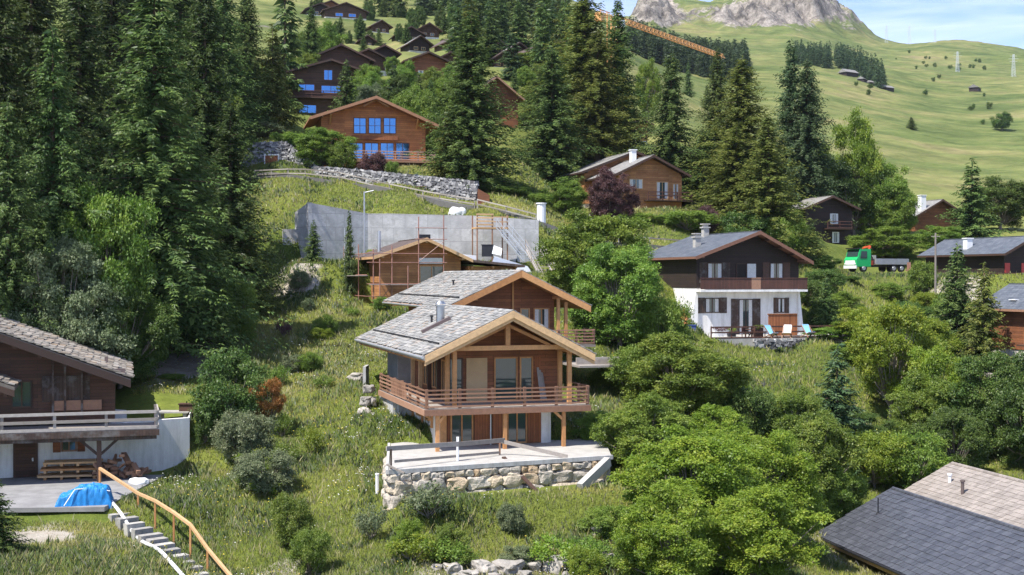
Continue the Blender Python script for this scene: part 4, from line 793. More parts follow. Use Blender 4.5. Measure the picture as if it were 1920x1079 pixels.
p = at(930, 468, 125); m = MB(); m.hexa([(-.4, 0, -.4), (.5, 0, -.6), (.5, .1, -.6), (-.4, .1, -.4), (-.2, .4, .4), (.6, .4, .1), (.6, .5, .1), (-.2, .5, .4)]); o = m.build('insulation_sheet', M['white_paint']); o.location = p; tag(o, 'white board leaning beside the dark box on the building site', 'board')
p = at(958, 488, 123); m = MB(); m.hexa([(-2, -.6, -.8), (2, -.6, -1.2), (2, .6, -1.2), (-2, .6, -.8), (-1.6, -.4, .3), (1.6, -.4, -.6), (1.6, .5, -.6), (-1.6, .5, .4)]); o = m.build('sheet_stack', M['galv']); o.location = p; tag(o, 'pale sheets stacked right of the work platform', 'sheets')
p = at(683, 470, 122); m = MB(); m.tube((0, 0, -3), (0, 0, 5.6), .09, .07, 8); m.tube((0, 0, 5.5), (.9, 0, 5.7), .05, n=6); o = m.build('lamp_post', M['galv']); o.location = p; tag(o, 'slim grey lamp post at the left end of the scaffolded chalet', 'lamp post')
# ------------------------------------------------------------------ road with fence, drystone walls
Q, zs = ribbon('road', [(380, 152), (480, 153.5), (560, 151), (640, 148.8), (700, 146.8), (800, 143), (893, 139.6), (1000, 138), (1090, 139), (1200, 140.5), (1300, 142)], 3.2, M['asphalt'], .06)
def fence_along(name, lab, pts, sp, h, mat, nr=2, off=0, lift=0, group=None):
    e = empty(name, pts[0], 0, lab, 'fence', group); p0 = pts[0]; s = 0; L_ = [0]
    for a, b in zip(pts[:-1], pts[1:]): L_.append(L_[-1]+(b-a).length)
    def P(s):
        for i in range(len(pts)-1):
            if s <= L_[i+1]: return pts[i].lerp(pts[i+1], (s-L_[i])/(L_[i+1]-L_[i]))
        return pts[-1]
    n = max(1, int(L_[-1]/sp)); q = [P(L_[-1]*i/n)-p0 for i in range(n+1)]
    for c in q: m = MB(); m.beam(c+Vector((0, 0, -.2)), c+Vector((0, 0, h+.08)), .11, .11, None, (0, 1, 0)); m.build('post', M[mat], e)
    m = MB()
    for k in range(nr):
        z = Vector((0, 0, h-k*h*.48))
        for a, b in zip(q[:-1], q[1:]): m.beam(a+z+Vector((0, -.09, 0)), b+z+Vector((0, -.09, 0)), .05, .13)
    m.build('rail', M[mat], e)
def gpts(l): return [onground(px, d)+Vector((0, 0, .05)) for px, d in l]
fence_along('road_fence', 'grey wooden fence along the sloping road above the grass bank', gpts([(478, 151.6), (560, 149.2), (640, 147), (700, 145), (800, 141.3), (890, 137.9)]), 2.3, 1.05, 'grey_timber', 2)
fence_along('road_fence', 'grey fence along the level road behind the concrete wall', gpts([(895, 137.6), (950, 136.6), (1005, 136.4)]), 2.3, 1.0, 'grey_timber', 2)
fence_along('road_fence', 'pale wooden fence behind the tall broadleaf tree, running to the slate roof', gpts([(1160, 138.5), (1205, 139), (1275, 140)]), 2.4, 1.2, 'grey_timber', 1)
def drystone(name, lab, top, bot_drop, seed, mat='drystone', cat='wall', depth=.5, sw=.40, sh=.25):
    """a wall of laid stones between (column, top row, distance) points"""
    pts = [at(*t) for t in top]; e = empty(name, (pts[0].x, pts[0].y, pts[0].z-2), 0, lab, cat); g = random.Random(seed); body = MB(); st = MB(); o = Vector(e.location)
    for a, b in zip(pts[:-1], pts[1:]):
        t = Vector((b.x-a.x, b.y-a.y, 0)); Lh = t.length; t /= Lh; n = Vector((t.y, -t.x, 0)); A, B_ = a-o, b-o; za, zb = A.z-bot_drop, B_.z-bot_drop
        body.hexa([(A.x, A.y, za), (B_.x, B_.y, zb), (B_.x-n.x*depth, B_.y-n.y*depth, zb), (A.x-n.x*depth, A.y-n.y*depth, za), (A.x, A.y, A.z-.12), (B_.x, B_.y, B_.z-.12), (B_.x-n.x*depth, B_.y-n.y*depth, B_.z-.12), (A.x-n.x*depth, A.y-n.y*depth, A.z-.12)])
        s = 0
        rows = int(bot_drop/sh)
        for r in range(rows):
            s = -g.random()*.3
            while s < Lh:
                w_ = sw*g.uniform(.5, 1.6); c = A.lerp(B_, min(1, max(0, (s+w_/2)/Lh))); z = c.z-(r+.5)*sh+g.uniform(-.05, .05); c = Vector((c.x, c.y, z))+n*g.uniform(-.02, .10); hh = sh*g.uniform(.36, .55)
                a3 = t*w_*.47; tt = Vector((0, 0, g.uniform(-.09, .09))); f = n*.16; P = []
                for zz in (-hh, hh):
                    for sx, sy in ((-1, 1), (1, 1), (1, -1), (-1, -1)): P.append(c+a3*sx+tt*sx+f*(sy if sy > 0 else -1)+Vector((g.uniform(-.04, .04), g.uniform(-.03, .03), zz+g.uniform(-.05, .05))))
                st.hexa(P); s += w_
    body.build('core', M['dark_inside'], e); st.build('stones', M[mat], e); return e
drystone('drystone_wall', 'long grey drystone wall between the road and the orange log chalet', [(590, 312, 153.5), (640, 315, 151.5), (760, 327, 147.5), (893, 340, 142.5)], 4.2, 1)
drystone('drystone_wall', 'high drystone wall end with a small door, left of the bushy tree', [(455, 300, 157), (478, 268, 157), (536, 266, 156.5), (566, 288, 155.5), (600, 316, 154.5)], 4.0, 2)
D_ = empty('wall_door', at(510, 313, 156.0), R_(-3), 'small wooden door with white frame in the drystone wall end', 'door'); m = MB(); m.box(-.78, .78, -.12, .1, 0, 1.35); m.build('door', M['new_board'], D_); m = MB(); m.box(-.92, -.78, -.15, .1, -.1, 1.35); m.box(.78, .92, -.15, .1, -.1, 1.35); m.box(-.92, .92, -.15, .1, 1.35, 1.5); m.build('frame', M['white_paint'], D_)
m = MB(); m.hexa([(0, -1.2, -2.4), (1.3, -1.2, -2.7), (1.3, .6, -2.7), (0, .6, -2.4), (0, -1.2, -.2), (1.3, -1.2, -.9), (1.3, .6, -.9), (0, .6, -.2)]); o = m.build('wall_shed', M['red_log']); o.location = at(896, 352, 141.6); tag(o, 'small reddish shed at the right end of the long drystone wall', 'shed')
m = MB(); m.box(-2.0, 2.0, -.5, .6, 0, .12); m.box(-1.8, 1.8, -.3, .5, -.8, 0); o = m.build('wall_niche', M['brown_log']); o.location = at(800, 352, 146.2); o.rotation_euler = (0, 0, -.2); tag(o, 'low wooden canopy set into the drystone wall', 'canopy')
p = onground(858, 137); m = MB(); m.rock((0, 0, .2), .9, .6, .7, 3, None, 3, .3); o = m.build('rock', M['white_paint'], None, True); o.location = p; tag(o, 'white boulder at the top of the grass bank beside the road', 'rock')
# ------------------------------------------------------------------ chalet at the lower left
LO = (-22.05, 74.0); LZ = -11.65; RL = empty('old_chalet', (LO[0], LO[1], LZ), YAW, 'old dark chalet with a heavy stone slab roof at the lower left', 'chalet')
W, UA = 18.0, 9.0; ze, zr = LZ*-1-5.9, -LZ-2.35   # eave on the right at u=0, ridge to the left
T_K = .3; cov = MB(); deck = MB(); LL = 14.0
for A, B in (((0, ze), (-UA, zr)), ((-W, ze), (-UA, zr))):
    d = 1 if A[0] < B[0] else -1; p = [(A[0], A[1]-T_K), (B[0], B[1]-T_K), (B[0], B[1]-.06), (A[0], A[1]-.06)]; deck.prism(p if d > 0 else p[::-1], .05, LL-.05)
    p = [(A[0], A[1]-.056), (B[0], B[1]-.056), (B[0], B[1]), (A[0], A[1])]; cov.prism(p if d > 0 else p[::-1], 0, LL); slates(cov, (A[0]-d*.1, A[1]+.02), (B[0], B[1]+.02), -.05, LL, row=.42, wmin=.3, wmax=.75, th=.07, jit=.05, ragged=.10)
rf = cov.build('roof', M['old_slab'], RL); deck.build('roof_timber', M['dark_timber'], rf)
zl = lambda u: zr-(zr-ze)*abs(u+UA)/UA
m = MB(); p = [(0, ze-.5), (-UA, zr-.5), (-UA, zr-.05), (0, ze-.05)]; m.prism(p[::-1], -.08, -.004); m.build('bargeboard', M['dark_timber'], RL)
m = MB(); m.prism([(-W+.9, 3.1), (-.9, 3.1), (-.9, zl(-.9)-.4), (-UA, zr-.4), (-W+.9, zl(-.9)-.4)], 2.2, 13.4); m.build('wall', M['brown_log'], RL)
m = MB(); m.box(-W+.8, -.2, 2.1, 13, -1, 2.78); m.build('base_wall', M['plaster'], RL)
for k in range(7): u_ = -.9-1.35*k; m = MB(); m.beam((u_, .1, zl(u_)-.52), (u_, 2.4, zl(u_)-.52), .22, .24); m.build('purlin', M['dark_timber'], RL)
for px in (77, 100, 132): u_, _ = qz(LO, px+20, 0, .9); post(RL, u_, 1.9, 3.1, zl(u_)-.5, .12, 'old_board')
u0, z1 = qz(LO, 78, 706, 2.2, LZ); u1, z0 = qz(LO, 168, 752, 2.2, LZ); panel(RL, u0, u1, z0, z1, 2.2, 'old_board', name='board_panel', th=.07)
u0, z1 = qz(LO, 100, 752, 2.0, LZ); u1, z0 = qz(LO, 190, 768, 2.0, LZ); panel(RL, u0, u1, z0, z1, 2.0, 'rail_timber', name='bench_back', th=.10)
u0, z1 = qz(LO, 20, 715, 2.2, LZ); u1, z0 = qz(LO, 60, 765, 2.2, LZ); win(RL, u0, u1, z0, z1, 2.2, n=2, frame='dark_timber')
m = MB(); m.box(-17.5, 1.5, -1.4, 2.15, 2.8, 2.98); bal = m.build('balcony', M['grey_timber'], RL); m = MB(); m.box(-17.5, 1.55, -1.48, -1.403, 2.62, 2.96); m.box(-17.5, 1.4, -1.3, -1.1, 2.4, 2.62); m.build('edge_board', M['old_board'], bal)
rail(bal, (-9.6, -1.3), (1.4, -1.3), 2.98, 1.0, 3, 2.7, 'grey_timber', rh=.17, th=.06, postw=.16); rail(bal, (1.4, -1.3), (1.4, 2.1), 2.98, 1.0, 3, 2.0, 'grey_timber', rh=.17, th=.06, postw=.14, ends=(False, True))
m = MB()
for k in range(14): m.beam((-9.5+k*.8, -1.2, 2.70), (-9.5+k*.8, 2.1, 2.70), .14, .18)
m.build('joist', M['dark_timber'], bal)
u_, _ = qz(LO, 185, 0, -.9); post(RL, u_, -.9, -.1, 2.5, .26, 'dark_timber')
for s in (-1, 1): m = MB(); m.beam((u_, -.9, 1.5), (u_+s*1.1, -.9, 2.5), .14, .16, None, (0, 1, 0)); m.build('brace', M['dark_timber'], RL)
u0, z1 = qz(LO, 28, 827, 2.1, LZ); u1, z0 = qz(LO, 66, 893, 2.1, LZ)
m = MB(); m.box(u0, u1, 2.02, 2.09, 0, z1); dr = m.build('door', M['brown_log'], RL); m = MB(); m.box(u0-.12, u0, 1.99, 2.095, 0, z1+.12); m.box(u1, u1+.12, 1.99, 2.095, 0, z1+.12); m.box(u0-.12, u1+.12, 1.985, 2.093, z1, z1+.12); m.build('frame', M['dark_timber'], dr); m = MB(); m.box(u1-.2, u1-.12, 1.95, 2.02, .95, 1.15); m.build('handle', M['metal'], dr)
u0, z1 = qz(LO, 97, 825, 2.1, LZ); u1, z0 = qz(LO, 160, 846, 2.1, LZ); win(RL, u0+.5, u1-.5, z0, z1, 2.1, n=2, frame='rail_timber', shutters='red_log')
# chimney-like stones and small canopy
m = MB(); m.box(-1.5, -1.3, 4.5, 4.7, zl(-1.4), zl(-1.4)+.5); m.box(-1.2, -.3, .3, .55, zl(-.6)+.02, zl(-.6)+.36); m.build('roof_stones', M['lead'], rf)
CA = empty('small_canopy', (*loc2(LO, -6.2, -1.2), LZ+5.0), YAW, 'small stone slab canopy in front of the old chalet, cut off by the left edge', 'canopy')
cov = MB(); A, B = (0, .55), (-3.6, 1.9); p = [(A[0], A[1]-.2), (B[0], B[1]-.2), (B[0], B[1]), A]; cov.prism(p[::-1], 0, 3.2); slates(cov, (A[0]+.05, A[1]+.02), (B[0], B[1]+.02), 0, 3.2, row=.42, wmin=.3, wmax=.75, th=.07, jit=.05, ragged=.10); cov.build('roof', M['old_slab'], CA)
m = MB(); m.prism([(0, .0), (-3.6, 1.35), (-3.6, 1.7), (0, .35)][::-1], -.08, -.01); m.build('bargeboard', M['dark_timber'], CA); m = MB(); m.beam((-.5, .1, .1), (-.5, 3.3, .1), .2, .2); m.build('beam', M['dark_timber'], CA)
# white garden wall
p = Vector((*loc2(LO, -.4, 2.1), LZ)); e = at(355, 784, 78.3); m = MB(); a = Vector((0, 0, 0)); b = Vector((e.x-p.x, e.y-p.y, 0)); t = b.normalized(); n = Vector((-t.y, t.x, 0))*.35; zt = e.z-p.z
m.hexa([(0, 0, -1), (b.x, b.y, -1), (b.x+n.x, b.y+n.y, -1), (n.x, n.y, -1), (0, 0, zt), (b.x, b.y, zt), (b.x+n.x, b.y+n.y, zt), (n.x, n.y, zt)]); m.hexa([(b.x, b.y, -1), (b.x+n.x, b.y+n.y, -1), (b.x-1.4, b.y+7, -1), (b.x-1.8, b.y+7, -1), (b.x, b.y, zt), (b.x+n.x, b.y+n.y, zt), (b.x-1.4, b.y+7, zt), (b.x-1.8, b.y+7, zt)])
o = m.build('garden_wall', M['plaster']); o.location = p; tag(o, 'white plastered garden wall running right from the old chalet', 'wall')
p = at(352, 766, 82); m = MB(); m.box(-.5, .5, -.3, .3, 0, .55); m.tube((-.3, 0, -1), (-.3, 0, 0), .05); m.tube((.3, 0, -1), (.3, 0, 0), .05); m.box(-.55, .55, -.35, .35, .55, .62); o = m.build('garden_grill', M['brown_log']); o.location = p; o.location.z -= .3; tag(o, 'brown box on legs on the lawn above the white garden wall', 'grill')
p = at(325, 774, 82); m = MB(); m.box(-1.1, 1.1, -.5, .5, 0, .10); m.box(-.9, -.7, -.4, .4, -.6, 0); m.box(.7, .9, -.4, .4, -.6, 0); o = m.build('stone_bench', M['slab_stone']); o.location = p; tag(o, 'pale stone bench on the lawn beside the brown box', 'bench')
# yard paving, stacks, tarp
m = MB(); m.slab([(-31, 64.0), (-20.6, 64.6), (-20.4, 75.2), (-31, 75)], -.2, .03, .5); o = m.build('yard_paving', M['yard']); o.location = (0, 0, LZ); tag(o, kind='structure')
m = MB(); m.beam(at(-20, 952, 66.5), at(112, 941, 67.5), .2, .10); o = m.build('kerb_stone', M['slab_stone']); tag(o, 'pale kerb along the front of the yard left of the blue tarpaulin', 'kerb')
p = onground(133, 74.0); ST = empty('timber_stack', (p.x, p.y, LZ+.03), R_(12), 'stack of sawn boards and pallets under the balcony of the old chalet', 'timber stack'); g = random.Random(3)
for lay in range(6):
    m = MB(); z = lay*.19
    if lay % 2 == 0:
        for k in range(4): m.box(-1.45+k*.9, -1.30+k*.9, -.6, .6, z, z+.13)
    else:
        x0 = g.uniform(-.3, .2)
        for k in range(6): m.box(-1.6+x0+g.uniform(-.1, .1), 1.6+x0*g.random(), -.62+k*.21, -.44+k*.21, z-.055, z+.05)
    m.build('boards' if lay % 2 else 'bearers', M['pale_timber' if lay % 3 else 'new_timber'], ST)
m = MB()
for k in range(42): x, y = g.uniform(-1.2, 1.2), g.uniform(-.6, .6); z = max(0, .85-abs(x)*.55)*g.random(); a = g.uniform(0, 3.14); b = g.uniform(-.5, .5); l = g.uniform(.3, .75); dv = Vector((math.cos(a)*l, math.sin(a)*l, b*l)); m.beam(Vector((x, y, z+.1))-dv/2, Vector((x, y, z+.1))+dv/2, g.uniform(.1, .25), g.uniform(.05, .14))
o = m.build('scrap_wood_heap', M['rail_timber']); o.location = (*onground(226, 74.0).xy, LZ+.02); o.scale = (1.25, 1.1, 1.5); tag(o, 'heap of scrap wood and offcuts right of the sawn board stack', 'wood heap')
p = onground(262, 72); m = MB(); m.rock((0, 0, .1), .5, .4, .3, 4, None, 3, .5); o = m.build('plastic_bag', M['white_paint'], None, True); o.location = p; tag(o, 'crumpled whitish bag at the right end of the scrap wood', 'bag')
import bmesh
bm = bmesh.new(); bmesh.ops.create_grid(bm, x_segments=120, y_segments=70, size=1)
for v in bm.verts:
    x, y = v.co.x, v.co.y; q = Vector((x*2.4, y*1.7, 5)); e_ = max(abs(x), abs(y)); drop = max(0, (e_-.66)/.34); top = 1.0+.18*math.sin(x*2.2+1)-.25*max(0, -x)*1.0+.12*mnoise.noise(q*1.2); v.co.z = top*(1-drop**1.6)+.09*mnoise.noise(q*2.7)+.05*abs(mnoise.noise(q*6))*2*(.3+drop)+.03*mnoise.noise(Vector((q.x*9, q.y*3, 1))); v.co.x = x*1.62*(1-.10*drop)+.06*mnoise.noise(q*3); v.co.y = y*.95*(1-.12*drop)+.06*mnoise.noise(q*3+Vector((9, 0, 0)))
me = bpy.data.meshes.new('tarp'); bm.to_mesh(me); bm.free(); tp = empty('tarpaulin_pile', (*onground(157, 65.7).xy, LZ-.25), R_(14), 'pile covered by a bright blue tarpaulin in front of the old chalet', 'tarpaulin'); link_mesh('tarpaulin', me, M['tarp'], tp, True)
m = MB(); m.path([(-.9, -.98, .35), (-.4, -.75, 1.12), (.4, -.5, 1.12), (1.3, -.6, .95)], .025, 6); m.build('strap', M['white_paint'], tp)
# steps with handrail and pipe
STP = empty('garden_steps', onground(215, 65), 0, 'stone block steps curving down from the blue tarpaulin to the bottom edge', 'steps'); so = Vector(STP.location)
path = [(222, 64.6), (250, 63.4), (280, 62.0), (305, 60.9), (330, 59.7), (355, 58.4), (378, 57.2), (402, 56.0), (425, 54.8)]; pp = gpts(path); z0, z1 = pp[0].z, pp[-1].z-.4; N_ = 17
for i in range(N_):
    f = i/(N_-1)*(len(pp)-1.001); k = int(f); c = pp[k].lerp(pp[k+1], f-k); t = (pp[k+1]-pp[k]); t.z = 0; t.normalize(); s = Vector((t.y, -t.x, 0)); zz = z0+(z1-z0)*i/(N_-1)-so.z+random.uniform(-.03, .03); c = c-so+s*random.uniform(-.05, .05); w_ = random.uniform(.44, .56); l = random.uniform(.2, .26)
    P = [c-s*w_-t*l, c-s*w_+t*l, c+s*w_+t*l, c+s*w_-t*l]; m = MB(); r = random.random(); m.hexa([(p.x+random.uniform(-.03, .03), p.y, zz-.5) for p in P][::-1]+[(p.x+random.uniform(-.03, .03), p.y, zz+.10) for p in P][::-1]); m.build('step', M['step_stone'], STP)
HR = empty('handrail', onground(186, 69), 0, 'pale orange wooden handrail on thin posts beside the stone steps', 'handrail'); ho = Vector(HR.location)
tops = [at(186, 879, 68.5), at(258, 926, 65.4), at(290, 940, 64.0), at(325, 962, 62.4), at(356, 985, 60.8), at(388, 1030, 59.0), at(440, 1092, 57.0)]
for a, b in zip(tops[:-1], tops[1:]): m = MB(); m.beam(a-ho, b-ho, .13, .13); m.build('rail', M['pale_timber'], HR)
for t in tops[:-1]: g_ = gz(t.x, t.y); m = MB(); m.beam(Vector((t.x, t.y, g_-.2))-ho, t-ho, .09, .09, None, (0, 1, 0)); m.build('post', M['new_timber'], HR)
m = MB(); pts = [onground(px, d)+Vector((0, 0, h)) for px, d, h in ((203, 66, .25), (225, 64.4, .3), (250, 62.8, .35), (268, 61.4, .35), (285, 60.1, .35), (302, 58.7, .35), (320, 57.2, .35), (345, 55.4, .35))]; o0 = pts[0].copy()
def smooth(P, n=4):
    r = []
    for i in range(len(P)-1):
        a, b, c, d_ = P[max(0, i-1)], P[i], P[i+1], P[min(len(P)-1, i+2)]
        for k in range(n): t = k/n; r.append(.5*((2*b)+(c-a)*t+(2*a-5*b+4*c-d_)*t*t+(3*b-a-3*c+d_)*t**3))
    return r+[P[-1]]
m.path([p-o0 for p in smooth(pts)], .09, 8); o = m.build('white_pipe', M['white_paint'], None, True); o.location = o0; tag(o, 'curved white pipe running down the left side of the stone steps', 'pipe')
# ------------------------------------------------------------------ white walled dark chalet with its terrace
OD = (17.25, 120.0); DZ = -5.75; RD = empty('dark_chalet', (OD[0], OD[1], DZ), YAW, 'large chalet with white ground floor, black timber upper floor and blue grey slate roof', 'chalet')
rzd = shell(RD, 12.4, 15.5, 6.7, 7.7, 10.15, 7.25, ov=.75, fo=1.5, zb=0, zs=4.7, wall='dark_log', base='plaster', roofm='blue_slate', board='roof_edge', t=.2, bh=.3)
def W_(O, Z, px0, px1, py0, py1, v): u0, z1 = qz(O, px0, py0, v, Z); u1, z0 = qz(O, px1, py1, v, Z); return u0, u1, z0, z1
for px0, px1, kw in ((1326, 1354, dict(shutters='old_board', curtain=True)), (1443, 1468, dict(shutters='dark_timber', curtain=True))):
    u0, u1, z0, z1 = W_(OD, DZ, px0, px1, 493, 530, 1.5); win(RD, u0, u1, z0, z1, 1.5, n=2, frame='dark_timber', **kw)
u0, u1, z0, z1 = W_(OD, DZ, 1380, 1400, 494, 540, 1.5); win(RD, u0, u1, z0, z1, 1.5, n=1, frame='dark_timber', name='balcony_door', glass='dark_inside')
u0, u1, z0, z1 = W_(OD, DZ, 1401, 1417, 495, 528, 1.45); panel(RD, u0, u1, z0, z1, 1.45, 'curtain', name='blind')
for a, b in ((1314, 1357), (1450, 1480)): u0, u1, z0, z1 = W_(OD, DZ, a+8, b-8, 559, 587, 1.5); win(RD, u0, u1, z0, z1, 1.53, n=2, frame='dark_timber', shutters='old_board', curtain=True)
u0, u1, z0, z1 = W_(OD, DZ, 1385, 1412, 561, 612, 1.5); win(RD, u0, u1, .1, z1, 1.53, n=2, frame='dark_timber', name='terrace_door', curtain=True, shutters='old_board')
m = MB(); m.box(.6, 11.9, .2, 1.6, 4.35, 4.55); bal = m.build('balcony', M['plaster'], RD)
for a, b, mt in ((.6, 5.9, 'brown_rail'), (5.9, 6.9, 'rail_timber'), (6.9, 11.9, 'brown_rail')): m = MB(); m.box(a, b-.02, .22, .29, 4.6, 5.62); m.box(a-.01, b-.01, .18, .34, 5.62, 5.70); m.build('parapet', M[mt], bal)
for P in ([(-.15, 1.2, 0), (.8, 1.2, 0), (.8, 1.9, 0), (-.15, 1.9, 0), (.62, 1.3, 4.4), (.8, 1.3, 4.4), (.8, 1.9, 4.4), (.62, 1.9, 4.4)], [(11.5, 1.2, 0), (12.1, 1.2, 0), (12.1, 1.9, 0), (11.5, 1.9, 0), (11.5, 1.3, 4.4), (11.66, 1.3, 4.4), (11.66, 1.9, 4.4), (11.5, 1.9, 4.4)], [(-.1, 5.0, 0), (.8, 5.0, 0), (.8, 5.5, 0), (-.1, 5.5, 0), (.7, 5.0, 4.4), (.8, 5.0, 4.4), (.8, 5.5, 4.4), (.7, 5.5, 4.4)]): m = MB(); m.hexa(P); m.build('buttress', M['plaster'], RD)
rfd = [c for c in RD.children if c.name.startswith('roof')][0]
for u_, v_ in ((3.0, 6.2), (6.2, 11.0), ): m = MB(); z = rzd(u_); m.box(u_-.3, u_+.3, v_-.3, v_+.3, z-.3, z+.85); m.box(u_-.42, u_+.42, v_-.42, v_+.42, z+.85, z+.97); m.box(u_-.25, u_+.25, v_-.25, v_+.25, z+.97, z+1.2); m.box(u_-.4, u_+.4, v_-.4, v_+.4, z+1.2, z+1.3); m.build('chimney', M['slab_stone'], rfd)
for i in range(9): m = MB(); u_ = .9+i*1.35; m.beam((u_, .1, rzd(u_)-.36), (u_, 1.6, rzd(u_)-.36), .14, .16); m.build('rafter', M['dark_timber'], RD)
# terrace of the dark chalet
tp_ = lambda u, v: loc2(OD, u, v)
TD = empty('chalet_terrace', (*tp_(6, -3), DZ), YAW, 'paved terrace in front of the white walled chalet', 'terrace'); m = MB(); m.slab([(-6.5, -2.4), (7.0, -2.4), (8.3, -.6), (8.3, 2.6), (6.5, 5), (-6.5, 5)], -1.0, .25, .5); m.build('paving', M['slab_stone'], TD)
A_ = [tp_(3.2, -5.5), tp_(13.0, -5.5), tp_(14.4, -3.6), tp_(14.4, -1)]; top = [((a[0]/a[1])*F+960, HZ-(DZ+.12)/a[1]*F, a[1]) for a in A_]
drystone('drystone_wall', 'low curved drystone wall under the terrace of the white walled chalet', top, 1.5, 7, depth=.4)
def fence_pts(name, lab, pts, sp, h, mat, nr=3): return fence_along(name, lab, [Vector(p) for p in pts], sp, h, mat, nr)
fence_pts('terrace_fence', 'dark wooden fence around the terrace of the white walled chalet', [(*tp_(-1, -5.3), DZ+.25), (*tp_(12.9, -5.3), DZ+.25), (*tp_(14.1, -3.5), DZ+.25)], 1.9, 1.0, 'brown_rail', 3)
p = tp_(qz(OD, 1441, 0, -3.0)[0], -3.0); m = MB(); m.box(0, 2.9, -.05, .05, .05, 2.0); m.box(-.06, 2.96, -.1, .1, 2.0, 2.1); m.box(2.9, 2.98, -.05, 2.2, .05, 2.0); o = m.build('privacy_screen', M['new_board']); o.location = (*p, DZ+.25); o.rotation_euler = (0, 0, YAW); tag(o, 'orange brown board screen on the terrace of the white walled chalet', 'screen')
def deckchair(px, d, cloth, lab, yaw):
    x = (px-960)/F*d; e = empty('deck_chair', (x, d, DZ+.26), yaw, lab, 'deck chair', 'deck chairs on the terrace'); m = MB()
    for s in (-.3, .3): m.beam((s, -.5, .02), (s, .35, .95), .05, .05); m.beam((s, .5, .02), (s, -.55, .42), .05, .05)
    m.beam((-.3, .35, .95), (.3, .35, .95), .05, .05); m.beam((-.3, -.55, .42), (.3, -.55, .42), .05, .05); m.build('frame', M['rail_timber'], e)
    m = MB(); pts = [(-.52, .44), (-.2, .30), (0, .38), (.2, .70), (.36, 1.0)]
    for (a, b), (c, dd) in zip(pts[:-1], pts[1:]): m.hexa([(-.27, a, b), (.27, a, b), (.27, c, dd), (-.27, c, dd), (-.27, a, b+.03), (.27, a, b+.03), (.27, c, dd+.03), (-.27, c, dd+.03)], .5)
    m.build('cloth', M[cloth], e); e.scale = (1.25, 1.25, 1.15)
deckchair(1445, 114.6, 'light_blue', 'left blue cloth deck chair on the terrace of the white walled chalet', R_(30)); deckchair(1476, 115.2, 'white_paint', 'white deck chair on the terrace between the two blue ones', R_(-20)); deckchair(1515, 116.4, 'light_blue', 'right blue cloth deck chair at the terrace corner', R_(20))
x, y = (1412-960)/F*117, 117.0; e = empty('terrace_table', (x, y, DZ+.25), YAW, 'brown round table on the terrace before the glass door', 'table'); m = MB(); m.tube((0, 0, .70), (0, 0, .75), .7, .7, 16); m.build('tabletop', M['brown_rail'], e)
for i in range(3): m = MB(); a = i*2.09; m.beam((0, 0, .7), (math.cos(a)*.5, math.sin(a)*.5, 0), .07, .07); m.build('leg', M['brown_rail'], e)
for px, d, lab in ((1398, 117, 'brown chair left of the round terrace table'), (1428, 117.2, 'brown chair right of the round terrace table')):
    e = empty('terrace_chair', ((px-960)/F*d, d, DZ+.25), R_(40), lab, 'chair'); m = MB(); m.box(-.25, .25, -.25, .25, .42, .48); m.build('seat', M['brown_rail'], e); m = MB(); m.box(-.25, .25, .22, .27, .5, 1.0); m.build('backrest', M['brown_rail'], e)
    for sx in (-.22, .22):
        for sy in (-.22, .22): m = MB(); m.box(sx-.03, sx+.03, sy-.03, sy+.03, 0, .42); m.build('leg', M['brown_rail'], e)
PB = proto('flowers', broad_mesh('flowers', 41, .8, .5, 9, .10, 500, .02, .4), ['leaf_red', 'leaf_purple', 'leaf_green'], 'bark')
def potted(px, d, w_, h, lab, mt='white_paint', leaf='leaf_red'):
    e = empty('planter', ((px-960)/F*d, d, DZ+.25), YAW, lab, 'planter'); m = MB(); m.box(-w_/2, w_/2, -.2, .2, 0, h); m.build('pot', M[mt], e); o = bpy.data.objects.new('flowers', PM['flowers', leaf]['crown']); COL.objects.link(o); o.parent = e; o.location = (0, 0, h*.7); o.scale = (w_*1.0, .7, .8)
potted(1352, 118.6, 1.5, .5, 'white planter with red flowers at the wall of the white ground floor', leaf='leaf_purple'); potted(1372, 118, .7, .4, 'dark planter beside the terrace door', 'dark_metal', 'leaf_green'); potted(1422, 116.2, .8, .9, 'leafy planter in front of the terrace door', 'brown_rail', 'leaf_green')
x, y = (1283-960)/F*116, 116.0; e = empty('garden_parasol', (x, y, DZ), 0, 'folded orange parasol at the left corner of the white walled chalet', 'parasol'); m = MB(); m.tube((0, 0, 0), (0, 0, 3.0), .04); m.build('pole', M['rail_timber'], e); m = MB(); m.tube((0, 0, .9), (0, 0, 1.9), .55, .42, 9); m.tube((0, 0, 1.9), (0, 0, 3.0), .42, .06, 9); m.build('canopy', M['orange_cloth'], e)
m = MB(); m.box(-.4, .4, -.3, .3, 0, 1.3); m.box(-.45, .45, -.35, .35, 1.3, 1.36); o = m.build('blue_bin', M['bin_blue']); o.location = ((1296-960)/F*115, 115, DZ+.1); tag(o, 'dark blue bin at the fence left of the white walled chalet', 'bin')
